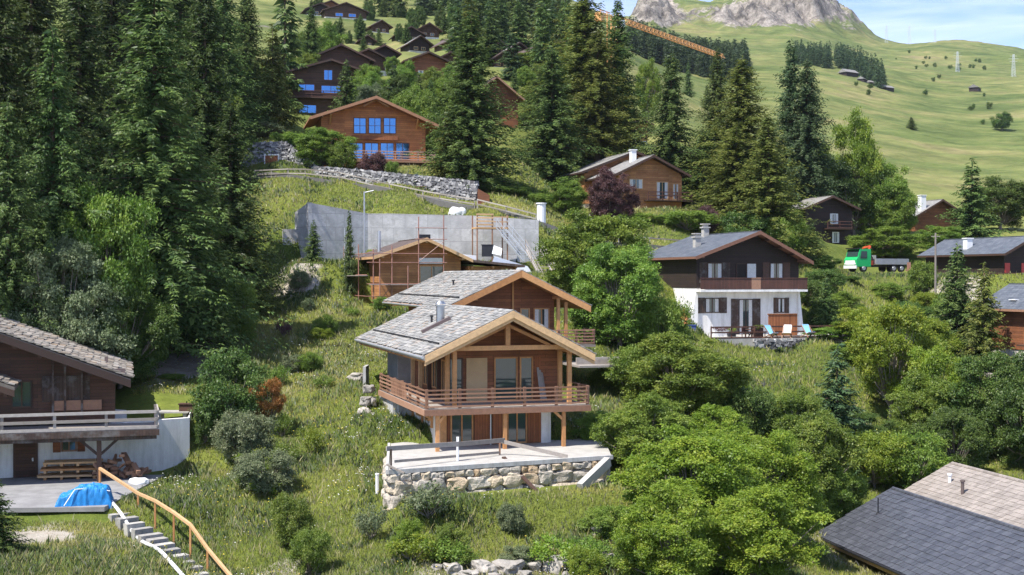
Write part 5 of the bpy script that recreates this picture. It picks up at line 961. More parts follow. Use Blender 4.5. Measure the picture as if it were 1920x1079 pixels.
# ------------------------------------------------------------------ orange log chalet above the stone wall
OU = (-25.2, 160.0); UZ = 13.3; YU = R_(13); RU = empty('log_chalet', (OU[0], OU[1], UZ), YU, 'big orange brown log chalet with blue reflecting windows above the drystone wall', 'chalet')
WU = 16.3; rzu = shell(RU, WU, 12, 8.3, 6.75, 9.6, 6.15, ov=1.5, fo=1.6, zb=0, wall='orange_log', roofm='brown_roof', board='roof_edge2', t=.26, bh=.34)
def WU_(px0, px1, py0, py1, v): u0, z1 = qz(OU, px0, py0, v, UZ, YU); u1, z0 = qz(OU, px1, py1, v, UZ, YU); return u0, u1, z0, z1
for a, b in ((663, 687), (691, 715), (719, 743)): u0, u1, z0, z1 = WU_(a, b, 221, 252, 1.6); win(RU, u0, u1, z0, z1, 1.6, n=2, frame='red_log', glass='sky_tint_glass', hb=1)
for a, b in ((655, 681), (684, 710), (713, 739), (742, 768)): u0, u1, z0, z1 = WU_(a, b, 268, 300, 1.6); win(RU, u0, u1, z0, z1, 1.6, n=2, frame='red_log', glass='sky_tint_glass')
u0, u1, z0, z1 = WU_(660, 746, 254, 264, 1.3); m = MB(); m.box(u0, u1, 1.15, 1.45, z0, z1); m.build('flower_box', M['new_board'], RU)
u0, u1, z0, z1 = WU_(655, 817, 283, 303, -.3); m = MB(); m.box(u0, u1, -.5, 1.6, z0-.25, z0); bal = m.build('balcony', M['rail_timber'], RU); rail(bal, (u0, -.4), (u1-.1, -.4), z0, z1-z0, 4, 2.0, 'grey_red', each=True, postw=.14, rh=.12); rail(bal, (u1-.1, -.4), (u1-.1, 1.5), z0, z1-z0, 4, 2.0, 'grey_red', each=False, ends=(False, True))
m = MB(); m.box(u0+3, u1-.6, .2, 1.55, -1, z0-.26); m.build('base_wall', M['brown_log'], RU)
for v_, u_ in ((1.2, 2.6), (1.2, 13.6)): m = MB(); m.beam((u_, .2, rzu(u_)-.5), (u_, 1.7, rzu(u_)-1.6), .2, .22); m.build('brace', M['new_timber'], RU)
m = MB(); m.beam((8.3-1.6, .5, 8.3), (8.3, .5, 9.2), .16, .2, None, (0, 1, 0)); m.beam((8.3+1.6, .5, 8.3), (8.3, .5, 9.2), .16, .2, None, (0, 1, 0)); m.build('gable_brace', M['new_timber'], RU)
# ------------------------------------------------------------------ twin gabled chalet
def gable_house(name, lab, apx, apy, d, Wd, rise, Lh, hw, yaw=17, wall='brown_log', base='cream_plaster', roofm='grey_roof', board='dark_timber', zs=0, wins=(), bal=None, chim=None, ov=.8, fo=1.2, glass='glass', group=None, cat='chalet', frame='pale_timber', drop=0, curtain=True, shutters=None):
    """placed by its front gable point; wins: (u0, u1, z0, z1) as fractions of the width and metres above the foot"""
    y = R_(yaw); ap = at(apx, apy, d); o = (ap.x-Wd/2*math.cos(y), ap.y-Wd/2*math.sin(y)); Z = ap.z-hw-rise; e = empty(name, (o[0], o[1], Z), y, lab, cat, group)
    rzf = shell(e, Wd, Lh, Wd/2, hw, hw+rise, hw-drop, ov=ov, fo=fo, zb=0, zs=zs, wall=wall, base=base, roofm=roofm, board=board, t=.2, bh=.28, rafters=d < 230)
    if not zs: m = MB(); m.box(ov+.1, Wd-ov-.1, fo+.1, Lh-.8, -3, .02); m.build('foundation', M[base], e)
    for w_ in wins: win(e, w_[0]*Wd, w_[1]*Wd, w_[2], w_[3], fo if w_[2] > zs or not zs else fo+.03, n=2, frame=frame, glass=glass, curtain=curtain, shutters=shutters)
    if bal: b0, b1, z = bal; m = MB(); m.box(b0*Wd, b1*Wd, fo-1.2, fo, z-.15, z); b = m.build('balcony', M['dark_timber'], e); rail(b, (b0*Wd+.1, fo-1.1), (b1*Wd-.1, fo-1.1), z, 1.0, 3, 1.8, 'brown_rail' if board != 'rail_timber' else board, each=d < 200)
    if chim:
        for u_, v_, s, h in chim: rf = [c for c in e.children if c.name.startswith('roof')][0]; z = rzf(u_*Wd); m = MB(); m.box(u_*Wd-s/2, u_*Wd+s/2, v_-s/2, v_+s/2, z-.4, z+h); m.box(u_*Wd-s/2-.1, u_*Wd+s/2+.1, v_-s/2-.1, v_+s/2+.1, z+h, z+h+.12); m.build('chimney', M['white_paint'], rf)
    return e
gable_house('twin_gabled_chalet', 'right gable of the honey coloured twin chalet behind the purple plum', 1226, 291, 163, 10.4, 2.5, 12, 4.9, 17, 'honey_log', wins=((.22, .40, 3.1, 4.4), (.58, .74, 1.75, 4.1), (.80, .88, 1.75, 3.9)), bal=(.42, 1.02, 1.7), frame='pale_timber', chim=((.42, 5, .7, 1.4),))
gable_house('twin_gabled_chalet', 'left rear gable of the honey coloured twin chalet behind the purple plum', 1192, 283, 173, 15.5, 3.0, 12, 4.2, 17, 'honey_log', wins=((.2, .3, 1.0, 2.6),))
gable_house('dark_chalet', 'small dark chalet with two pale windows above the green truck', 1562, 367, 188, 9.4, 1.9, 10, 5.6, 17, 'dark_log', 'cream_plaster', 'grey_roof', zs=0, wins=((.52, .66, 3.4, 4.9), (.56, .68, .6, 2.2)), bal=(.4, .85, 2.7), frame='white_paint')
gable_house('chimney_house', 'house with grey roof and big white chimney half hidden by trees', 1768, 374, 216, 11, 3.0, 11, 4.0, 17, 'red_log', roofm='grey_roof', chim=((.2, 1.2, .95, 2.4),))
gable_house('red_shutter_chalet', 'dark chalet with red shutters and blue grey roof at the right edge', 1940, 442, 149, 8.2, 2.1, 17, 5.6, 17, 'dark_log', 'cream_plaster', 'blue_slate', wins=(), bal=(-.35, .98, 2.3), chim=((.2, 9, .8, 1.1),))
e = [o for o in COL.objects if o.name == 'red_shutter_chalet'][0]
for u0 in (.9, 3.2, 5.0): panel(e, u0, u0+.7, 2.4, 4.5, 1.2, 'red_paint', name='shutter'); panel(e, u0+.1, u0+.7, .1, 1.8, 1.2, 'red_paint', name='shutter')
e = gable_house('reddish_chalet', 'reddish brown chalet cut off by the right edge behind the young spruces', 2012, 533, 121, 9.0, 2.4, 9, 3.9, 17, 'red_log', 'cream_plaster', 'blue_slate', bal=(-.1, 1.0, .6), board='rail_timber')
m = MB(); m.box(1.2, 2.3, 4.0, 5.0, 4.72, 4.80); rf = [c for c in e.children if c.name.startswith('roof')][0]; m.build('roof_window', M['white_paint'], rf)
e = gable_house('blue_window_chalet', 'dark two storey chalet with bright blue windows behind the pale larch', 622, 111, 205, 14.3, 2.2, 14, 7.6, 13, 'brown_log', 'cream_plaster', 'brown_roof', zs=0, glass='sky_tint_glass', curtain=False, frame='red_log', wins=((.42, .52, 6.5, 8.2), (.12, .32, 4.6, 5.8), (.39, .61, 4.4, 5.7), (.14, .34, 1.1, 2.5), (.74, .84, 4.5, 5.8)), bal=(.02, .8, 3.6), board='dark_timber')
e = gable_house('brown_chalet', 'brown chalet whose roof rises right behind the blue windowed chalet', 641, 83, 218, 11.5, 2.6, 14, 5.0, 13, 'brown_log', roofm='brown_roof', wins=((.3, .4, 2.5, 3.8), (.5, .62, 2.5, 3.8)))
e = gable_house('white_chalet', 'small chalet with white walls right of the blue windowed chalet', 722, 84, 240, 6.4, 1.6, 9, 4.5, 17, 'dark_log', 'plaster', 'brown_roof', zs=2.4, wins=((.5, .7, 2.6, 3.8),), glass='sky_tint_glass')
gable_house('brown_chalet', 'low brown chalet between the brown roof and the white chalet', 692, 91, 232, 8, 1.8, 10, 3.6, 17, 'brown_log', 'plaster', 'brown_roof', zs=1.6, wins=((.5, .8, .4, 1.4),), glass='sky_tint_glass')
gable_house('brown_chalet', 'wide red brown chalet below the row of upper chalets', 805, 97, 238, 9.6, 1.9, 11, 4.0, 17, 'red_log', roofm='brown_roof', wins=((.3, .42, 1.2, 2.5), (.55, .7, 1.2, 2.5)))
gable_house('brown_chalet', 'small dark roofed chalet right behind the wide red brown chalet', 846, 97, 250, 4.6, 1.2, 8, 3.2, 17, 'brown_log', roofm='brown_roof')
gable_house('reddish_chalet', 'reddish chalet half hidden behind the large dark spruce', 932, 143, 205, 9.4, 3.6, 12, 6.0, 17, 'red_log', roofm='brown_roof', board='rail_timber')
gable_house('brown_chalet', 'brown chalet corner hidden between the golden spruces', 1205, 224, 232, 4.5, .8, 8, 5.0, 17, 'honey_log', 'plaster', 'brown_roof', zs=2.0)
for i, (apx, apy, d, wpx, rise, hw, wl, lab) in enumerate(UPPER):
    Wd = wpx/F*d; gable_house('upper_chalet', lab, apx, apy, d, Wd, rise, 9+i % 3, hw, 17+i % 4*3, wl, 'plaster' if i % 2 else 'cream_plaster', 'brown_roof' if i % 3 else 'grey_roof', 'dark_timber', zs=hw*.42, wins=((.28, .44, hw*.5, hw*.82), (.56, .72, hw*.5, hw*.82)), glass='sky_tint_glass' if i == 0 else 'glass', frame='pale_timber', curtain=False)
gable_house('farm_house', 'lone dark house on the meadow below the crane jib', 1228, 135, 440, 5.5, 1.8, 8, 3.6, 30, 'dark_log', 'plaster', 'blue_slate', zs=1.3)
for i, (px, d, wpx, lab) in enumerate(((1590, 830, 20, 'largest dark barn, left of the row of far barns'), (1616, 790, 14, 'first dark barn in the row on the far meadow'), (1634, 790, 12, 'second low barn in the row on the far meadow'), (1648, 795, 15, 'third dark barn in the row on the far meadow'), (1663, 790, 14, 'right end barn in the row on the far meadow'), (1827, 900, 18, 'solitary grey barn on the right part of the far meadow'))):
    Wd = wpx/F*d; b = onground(px, d); e = empty('barn', b, R_(60 if i % 2 else 35), lab, 'barn'); m = MB(); m.box(-Wd*.8, Wd*.8, -Wd*.45, Wd*.45, -1, Wd*.35); m.build('wall', M['dark_log'], e); m = MB(); m.prism([(-Wd*.55, Wd*.3), (Wd*.55, Wd*.3), (0, Wd*.65)], -Wd*.9, Wd*.9); r = m.build('roof', M['grey_roof'], e); r.rotation_euler = (0, 0, math.pi/2)
# ------------------------------------------------------------------ tiled roofs at the lower right
YB = R_(12); cb, sb = math.cos(YB), math.sin(YB)
def tiled(name, lab, back, ux, drop, Ln, half, zr_, mat, tile, wall, extra=None, tv=0):
    """ridge runs away from the camera; back = far end of the ridge (x, y), zr_ its height; half = plan width of the left slope"""
    e = empty(name, (back[0], back[1], zr_-4.5), YB, lab, 'house'); cov = MB(); dk = MB(); E = (-half, 4.5-drop); A = (0, 4.5); Bx = (half, 4.5-drop)
    for P, d in ((E, 1), (Bx, -1)):
        q = [(P[0], P[1]-.22), (A[0], A[1]-.22), (A[0], A[1]-.05), (P[0], P[1]-.05)]; dk.prism(q if d > 0 else q[::-1], -Ln, -.05); q = [(P[0], P[1]-.046), (A[0], A[1]-.046), A, P]; cov.prism(q if d > 0 else q[::-1], -Ln, 0)
        if d > 0 or extra: slates(cov, (P[0]-d*.05, P[1]+.01), (A[0], A[1]+.01), -Ln, 0, row=tile[0], wmin=tile[1], wmax=tile[1]*1.0001, th=.028, jit=.004, ragged=.006)
    k = int(Ln/.4)
    for i in range(k): cov.tube((0, -Ln+i*.4, 4.5+.03), (0, -Ln+i*.4+.39, 4.5+.045), .13, .115, 8)
    r = cov.build('roof', M[mat], e); dk.build('roof_timber', M['pale_timber'], r); m = MB(); m.prism([(-half+.9, -2), (half-.9, -2), (half-.9, 4.5-drop+.15), (0, 4.5-.35), (-half+.9, 4.5-drop+.15)], -Ln+1, -.8); m.build('wall', M[wall], e)
    m = MB(); m.box(-half-.04, -half+.02, -Ln, 0, 4.5-drop-.28, 4.5-drop-.03); m.build('fascia', M['pale_timber'], e); m = MB(); m.tube((-half-.12, -Ln, 4.5-drop-.02), (-half-.12, 0, 4.5-drop-.02), .07); m.build('gutter', M['dark_metal'], e)
    return e, r
pb = at(1672, 917, 74.5); e1, r1 = tiled('tiled_house', 'house with dark blue grey tiled roof at the lower right corner', (pb.x, pb.y), 0, 2.5, 17, 4.75, pb.z, 'dark_tile', (.36, .30), 'brown_log')
m = MB(); z = 4.5-2.5*.42; m.tube((-2.0, -2.2, z-.1), (-2.0, -2.2, z+.95), .04); m.tube((-2.0, -2.2, z-.02), (-2.0, -2.2, z+.12), .16, .08); m.build('vent_pipe', M['dark_metal'], r1)
m = MB(); m.box(-3.88, -3.80, -5.2, -4.0, .0, 1.6); m.box(-3.88, -3.80, -8.2, -7.0, .0, 1.6); m.build('window', M['glass'], e1)
pb = at(1783, 870, 81); e2, r2 = tiled('tiled_house', 'house with beige tiled roof behind the dark tiled one', (pb.x, pb.y), 0, 2.6, 17, 5.2, pb.z, 'beige_tile', (.36, .34), 'plaster')
for u_, v_, mt, h in ((-1.6, -2.6, 'white_paint', .5), (-2.2, -5.0, 'lead', .8)): m = MB(); z = 4.5+2.6*u_/5.2; m.tube((u_, v_, z-.1), (u_, v_, z+h), .10); m.tube((u_, v_, z+h), (u_, v_, z+h+.1), .15); m.build('vent_pipe', M[mt], r2)
random.seed(9)
# ------------------------------------------------------------------ green truck
TZ_ = at(1640, 517, 168).z; TK = empty('crane_truck', (*at(1645, 517, 168).xy, TZ_), R_(180+24), 'green lorry with flatbed and orange red loading crane behind its cab', 'truck')
# x forward (to the left in the picture after the turn)
m = MB(); m.prism([(2.1, .7), (4.35, .7), (4.4, 1.6), (4.1, 2.0), (3.85, 2.95), (2.1, 3.0)], -1.2, 1.2); cab = m.build('cab', M['green_paint'], TK)
m = MB(); m.prism([(4.13, 1.98), (4.16, 2.0), (3.92, 2.82), (3.89, 2.82)], -1.05, 1.05); m.build('windscreen', M['glass'], cab)
for s in (-1, 1): m = MB(); y0 = 1.2*s+(.005 if s > 0 else -.03); m.prism([(2.75, 1.75), (3.85, 1.75), (3.65, 2.7), (2.75, 2.7)], y0, y0+.025); m.build('side_window', M['glass'], cab)
m = MB(); m.box(4.36, 4.5, -1.2, 1.2, .45, .85); m.box(4.4, 4.46, -.9, .9, .95, 1.5); m.build('bumper', M['white_paint'], cab); m = MB(); m.box(3.7, 4.2, -1.15, 1.15, 2.98, 3.12); m.build('sun_visor', M['dark_metal'], cab)
for s in (-1, 1): m = MB(); m.box(4.41, 4.48, s*.9-.16, s*.9+.16, .98, 1.18); m.build('headlight', M['white_paint'], cab)
m = MB(); m.box(-4.0, 4.2, -.45, .45, .65, .95); m.build('chassis', M['dark_metal'], TK)
m = MB(); m.box(-4.1, 1.3, -1.25, 1.25, 1.0, 1.18); m.box(-4.1, 1.3, -1.25, -1.2, 1.18, 1.75); m.box(-4.1, 1.3, 1.2, 1.25, 1.18, 1.75); m.box(-4.1, -4.05, -1.2, 1.2, 1.18, 1.75); m.box(1.25, 1.32, -1.2, 1.2, 1.18, 2.2); m.build('flatbed', M['galv'], TK)
for x in (-3.0, -1.7, 3.2):
    for s in (-1, 1):
        m = MB(); m.tube((x, s*.85, .5), (x, s*1.18, .5), .5, .5, 18); w_ = m.build('wheel', M['black_rubber'], TK); m = MB(); m.tube((x, s*1.18, .5), (x, s*1.21, .5), .28, .26, 14); m.build('rim', M['galv'], w_)
m = MB(); m.box(1.45, 1.95, -.9, .9, .9, 1.5); m.beam((1.7, 0, 1.4), (1.7, 0, 3.0), .4, .4, None, (0, 1, 0)); m.beam((1.7, .2, 2.8), (1.5, .4, 3.4), .24, .24); m.beam((1.5, .4, 3.4), (1.9, -.4, 3.2), .2, .22); m.beam((1.9, -.5, 3.2), (1.8, -.6, 2.0), .18, .18); lc = m.build('loading_crane', M['crane_red'], TK); m = MB(); m.beam((1.6, .2, 2.6), (1.2, .7, 1.6), .16, .16); m.build('hydraulic_arm', M['dark_metal'], lc)
TK.scale = (1.0, 1.05, 1.0); TK.location.z += .45
for px, d, lab, mt in ((1718, 163, 'dark red trailer frame behind the green lorry', 'scaffold_red'),): m = MB(); m.box(-1.2, 1.2, -.6, .6, .5, .7); m.box(-1.0, -.9, -.6, .6, .7, 1.6); m.tube((-.6, -.6, .35), (-.6, .6, .35), .35, n=12); m.tube((.6, -.6, .35), (.6, .6, .35), .35, n=12); o = m.build('small_trailer', M[mt]); o.location = onground(px, d); tag(o, lab, 'trailer')
p = onground(1754, 146); PO = empty('utility_pole', p, 0, 'grey wooden utility pole left of the red shuttered chalet', 'pole'); m = MB(); m.tube((0, 0, -.5), (0, 0, (HZ-437)/F*146-p.z), .14, .10, 8); m.build('pole', M['grey_timber'], PO); m = MB(); zz = (HZ-437)/F*146-p.z; m.beam((-.5, 0, zz-.4), (.5, 0, zz-.4), .09, .09); m.build('crossarm', M['grey_timber'], PO)
# ------------------------------------------------------------------ tower crane
J0, J1 = at(1176, 46, 250), at(1362, 116, 291); dj = (J1-J0); dj.z = 0; Lj = dj.length; cr_ = J0-dj.normalized()*6; CRN = empty('tower_crane', (cr_.x, cr_.y, gz(cr_.x, cr_.y)), math.atan2(dj.y, dj.x), 'orange tower crane with lattice jib reaching out of the golden spruces', 'crane'); hj = J0.z-CRN.location.z
def lattice(mb, x0, x1, z0, w_, h, bay, tri=True):
    n = int((x1-x0)/bay)
    for y, z in ((-w_/2, z0), (w_/2, z0), (0, z0+h)): mb.beam((x0, y, z), (x1, y, z), .13, .13)
    for i in range(n):
        a = x0+(x1-x0)*i/n; b = x0+(x1-x0)*(i+1)/n; c = (a+b)/2
        for y in (-w_/2, w_/2): mb.beam((a, y, z0), (c, 0, z0+h), .07, .07); mb.beam((c, 0, z0+h), (b, y, z0), .07, .07)
        mb.beam((a, -w_/2, z0), (a, w_/2, z0), .06, .06); mb.beam((a, -w_/2, z0), (b, w_/2, z0), .05, .05)
m = MB(); lattice(m, 1, 6+Lj-2, hj, .9, .9, 1.7); m.build('jib', M['crane_orange'], CRN); m = MB(); lattice(m, -6, -1, hj, 1.1, .9, 1.8); m.box(-6, -4.6, -.7, .7, hj-1.4, hj+.1); m.build('counter_jib', M['crane_orange'], CRN)
m = MB()
for sx in (-.8, .8):
    for sy in (-.8, .8): m.beam((sx, sy, -1), (sx, sy, hj+1), .16, .16)
for i in range(int(hj/1.8)):
    z = i*1.8
    for (x0, y0, x1, y1) in ((-.8, -.8, .8, -.8), (.8, -.8, .8, .8), (.8, .8, -.8, .8), (-.8, .8, -.8, -.8)): m.beam((x0, y0, z), (x1, y1, z+1.8), .09, .09)
m.build('mast', M['crane_orange'], CRN); m = MB(); m.box(.9, 2.2, -1.5, -.2, hj-1.7, hj-.1); m.build('operator_cabin', M['white_paint'], CRN)
# ------------------------------------------------------------------ pylons on the ridge
def pylon(px, base_py, top_py, d, lab):
    H_ = (base_py-top_py)/F*d+4; b = onground(px, d); e = empty('power_pylon', b, 0, lab, 'pylon', 'power pylons on the far ridge'); m = MB(); s = H_*.085; t = .12+H_*.0022
    for sx, sy in ((-1, -1), (1, -1), (1, 1), (-1, 1)): m.beam((sx*s, sy*s, -4), (sx*.5, sy*.5, H_), t, t)
    for i in range(8):
        f0, f1 = i/8, (i+1)/8; w0, w1 = s*(1-f0)+.5*f0, s*(1-f1)+.5*f1
        for y in (-1, 1): m.beam((-w0, y*w0, H_*f0), (w1, y*w1, H_*f1), t*.7, t*.7); m.beam((w0, y*w0, H_*f0), (-w1, y*w1, H_*f1), t*.7, t*.7)
    m.build('tower', M['pylon_grey'], e)
    for f, w_ in ((.68, .17), (.80, .22), (.92, .15)): m = MB(); m.beam((-H_*w_, 0, H_*f), (H_*w_, 0, H_*f), t, t); m.build('crossarm', M['pylon_grey'], e)
for a in ((1661, 83, 56, 1720, 'left of three pylons standing against the sky'), (1704, 83, 50, 1720, 'tallest, middle one of three pylons against the sky'), (1752, 78, 57, 1690, 'right of three pylons on the rounded hill'), (1794, 122, 92, 1150, 'pale pylon on the green slope below the rounded hill'), (1899, 138, 105, 1050, 'pale pylon near the right edge below the skyline')): pylon(*a)
# the footpath at the right
ribbon('path', [(1765, 134), (1780, 131), (1800, 127), (1830, 123), (1862, 120), (1890, 118)], 1.1, M['gravel'], .06)
ribbon('path', [(1560, 170), (1600, 168.5), (1700, 166), (1780, 160)], 3.4, M['gravel'], .05)
# ------------------------------------------------------------------ trees, one line per tree: kind, leaf, column, top row, distance, width, label
def T(k, m, px, py, d, w, lab, cat='tree', **kw): return plant(k, m, px, py, d, w, lab, cat, **kw)
GL = 'dark spruces of the forest along the left edge'
T('big0', 'spruce', 290, -75, 97, 290, 'very tall olive spruce with visible trunk, foremost of the forest at left')
for k, m, px, py, d, w in (('big1', 'spruce_dark', 60, -90, 104, 240), ('big2', 'spruce_dark', 150, -100, 118, 210), ('big3', 'spruce_dark', -10, -80, 92, 220), ('big0', 'spruce_dark', 385, -70, 122, 170),
    ('big2', 'spruce_dark', 210, -110, 135, 190), ('big1', 'spruce', 100, 60, 92, 190), ('big3', 'spruce', 15, 190, 86, 170), ('big0', 'spruce', 340, -90, 150, 170), ('big2', 'spruce_dark', 250, -110, 160, 160),
    ('big1', 'spruce_dark', 160, -110, 150, 170), ('big3', 'spruce_dark', 70, -110, 140, 170), ('big0', 'spruce', -60, -110, 118, 200), ('big2', 'spruce', 420, -80, 165, 120), ('big1', 'spruce_dark', 375, -60, 182, 110), ('big3', 'spruce', 0, -110, 150, 150)):
    T(k, m, px, py, d, w, 'dark spruce in the dense forest at the left edge', group=GL)
T('big1', 'spruce_dark', 432, 195, 112, 150, 'dark narrow spruce at the right rim of the left forest, left of the stone wall')
T('big3', 'spruce', 360, 250, 102, 150, 'shaded spruce tucked behind the tallest olive spruce')
T('big2', 'spruce', 463, -50, 172, 100, 'dark spruce above the grassy clearing left of the blue windowed chalet')
T('far0', 'spruce', 535, -45, 205, 95, 'tall dark spruce directly behind the pale green larch')
T('mid0', 'spruce_gold', 512, 50, 176, 100, 'pale green larch left of the dark chalet with blue windows')
T('big0', 'spruce', 585, 15, 225, 70, 'spruce behind the roof of the dark blue windowed chalet')
T('mid1', 'spruce', 650, 115, 182, 80, 'young spruce in front of the dark chalet with blue windows')
T('mid0', 'spruce_blue', 737, 120, 186, 68, 'round dark fir above the roof of the orange log chalet')
T('bush0', 'leaf_green', 420, 85, 185, 90, 'green bush on the clearing inside the left forest', 'bush')
T('broad1', 'leaf_green', 395, 130, 150, 110, 'light green broadleaf tree in the gap right of the tallest spruce')
T('broad0', 'leaf_green', 195, 325, 92, 210, 'pale green broadleaf tree under the tall spruces at left')
T('broad2', 'leaf_grey', 110, 445, 88, 230, 'wide sage green tree above the stone slab roof at left')
T('broad3', 'leaf_dark', 225, 520, 90, 190, 'dark broadleaf tree behind the eave of the left chalet')
T('broad1', 'leaf_dark', 30, 480, 93, 200, 'dark leafy tree above the left corner of the slab roof')
T('broad2', 'leaf_dark', 330, 500, 100, 150, 'dark leafy tree at the foot of the tallest spruce')
T('mid1', 'spruce_gold', 468, 428, 112, 90, 'yellow green young fir on the slope below the stone wall')
T('bush1', 'leaf_dark', 410, 500, 106, 110, 'dark rounded bush at the forest rim', 'bush')
T('bush2', 'leaf_green', 440, 520, 103, 100, 'mid green bush below the yellow green fir', 'bush')
T('mid0', 'spruce', 418, 585, 95, 62, 'small ragged spruce above the gravelly gully')
T('mid1', 'spruce', 655, 395, 119, 34, 'slim columnar young spruce before the concrete wall')
T('mid0', 'spruce', 588, 415, 121, 46, 'sparse sapling at the left wing of the concrete wall')
# slope shrubs in the middle-left
T('bush0', 'leaf_dark', 432, 655, 80, 155, 'large dark green rounded bush above the two grey green willows', 'bush')
T('bush1', 'leaf_grey', 452, 762, 75, 120, 'upper of two grey green willow bushes on the slope', 'bush')
T('bush2', 'leaf_grey', 498, 838, 69, 130, 'lower of two grey green willow bushes on the slope', 'bush')
T('bush0', 'leaf_green', 545, 925, 61, 90, 'bright green bush below the grey green willows', 'bush')
T('bush1', 'leaf_green', 580, 985, 57, 80, 'bright green bush at the bottom edge of the slope', 'bush')
T('airy0', 'leaf_red', 503, 705, 80, 70, 'young tree with rusty orange leaves on the slope', 'tree')
T('bush2', 'leaf_dark', 385, 750, 79, 56, 'small dark bush at the end of the white garden wall', 'bush')
T('shrub0', 'leaf_purple', 530, 596, 105, 30, 'small dark purple shrub high on the grassy slope', 'shrub')
T('bush1', 'leaf_green', 320, 700, 92, 54, 'light green garden bush beside the gully', 'bush'); T('bush0', 'leaf_dark', 290, 668, 97, 50, 'dark garden bush under the forest edge', 'bush')
T('mid0', 'spruce', -12, 890, 56, 110, 'spruce cut off by the lower left corner')
# right of the main chalet
T('broad0', 'leaf_green', 1110, 385, 108, 215, 'tall sunlit broadleaf tree right of the concrete wall')
T('bush1', 'leaf_green', 1240, 545, 97, 110, 'green bush in front of the left end of the white walled chalet', 'bush')
T('broad3', 'leaf_green', 1162, 448, 98, 195, 'full green broadleaf tree between the two wooden chalets and the dark chalet')
T('bush0', 'leaf_dark', 1110, 560, 100, 110, 'dark lower bush beside the rear wooden chalet', 'bush')
T('broad2', 'leaf_green', 1275, 622, 84, 250, 'broad green tree under the terrace of the dark chalet')
T('bush1', 'leaf_green', 1200, 640, 86, 130, 'fresh green bush right of the big balcony', 'bush')
T('broad1', 'leaf_green', 1215, 740, 72, 190, 'soft green tree at the right end of the boulder wall')
T('broad0', 'leaf_bright', 1300, 790, 62, 280, 'large bright yellow green maple in the lower right foreground')
T('broad3', 'leaf_bright', 1430, 800, 66, 220, 'bright maple just left of the dark tiled roof')
T('broad2', 'leaf_bright', 1260, 910, 55, 210, 'lower green maple at the bottom edge')
T('broad1', 'leaf_bright', 1420, 915, 56, 250, 'lowest bright maple reaching over the gravel by the tiled roof')
T('bush2', 'leaf_green', 1145, 945, 62, 120, 'bush below the right end of the boulder wall', 'bush')
T('bush0', 'leaf_green', 1195, 1000, 56, 90, 'bush beside the rocks at the bottom edge', 'bush')
T('bush1', 'leaf_dark', 1400, 715, 84, 120, 'dark bush between the maples and the meadow', 'bush')
T('broad3', 'leaf_green', 1520, 770, 76, 190, 'green tree in front of the blue green spruce')
T('mid0', 'spruce_blue', 1570, 652, 85, 150, 'dark blue green spruce standing alone in the lower right woods')
T('airy1', 'leaf_bright', 1672, 560, 98, 190, 'airy tree with a bare grey trunk showing under its crown')
T('airy0', 'leaf_bright', 1760, 640, 94, 150, 'airy yellow green tree right of the bare trunk')
T('bush1', 'leaf_bright', 1640, 800, 84, 130, 'yellow green bush above the ridge of the dark tiled roof', 'bush')
T('bush2', 'leaf_green', 1720, 800, 84, 130, 'mid green bush above the beige tiled roof', 'bush')
T('broad2', 'leaf_dark', 1850, 660, 92, 210, 'dark green ash at the right edge behind the beige tiled roof')
T('broad0', 'leaf_dark', 1925, 650, 88, 170, 'dark leafy tree cut off by the right edge above the tiled roofs')
T('broad3', 'leaf_dark', 1790, 760, 86, 160, 'dark leafy tree just above the corner of the beige roof')
T('broad1', 'leaf_green', 1690, 600, 104, 150, 'round green tree behind the airy tree')
T('mid1', 'spruce', 1795, 460, 128, 120, 'spruce left of the roof of the lower right chalet')
T('mid0', 'spruce_gold', 1845, 498, 122, 105, 'light green young spruce beside the lower right chalet')
T('bush0', 'leaf_dark', 1545, 560, 128, 70, 'dark bush at the right corner of the white walled chalet', 'bush')
T('bush1', 'leaf_dark', 1520, 520, 132, 70, 'dark bush behind the right gable end of the white walled chalet', 'bush')
T('bush0', 'leaf_green', 1730, 490, 150, 60, 'green bush at the tail of the green truck', 'bush')
T('broad1', 'leaf_green', 1735, 700, 92, 150, 'green tree filling the gap right of the airy trees')
T('broad0', 'leaf_dark', 1610, 760, 90, 120, 'dark bushy tree left of the bare grey trunk')
T('broad2', 'leaf_green', 1560, 850, 76, 130, 'low green tree at the left corner of the tiled roofs')
T('bush2', 'leaf_bright', 1485, 880, 68, 130, 'bright bush under the maple left of the tiled roof', 'bush')
T('bush1', 'leaf_green', 1690, 850, 86, 110, 'bush right behind the beige roof corner', 'bush')
T('bush0', 'leaf_green', 1120, 770, 76, 90, 'fresh bush at the right end of the terrace', 'bush')
T('broad3', 'leaf_green', 1600, 640, 112, 110, 'light green tree on the slope right of the meadow')
T('bush1', 'leaf_green', 1640, 580, 128, 90, 'pale bush on the slope below the truck', 'bush')
T('bush2', 'leaf_dark', 1700, 560, 134, 80, 'dark bush left of the utility pole', 'bush')
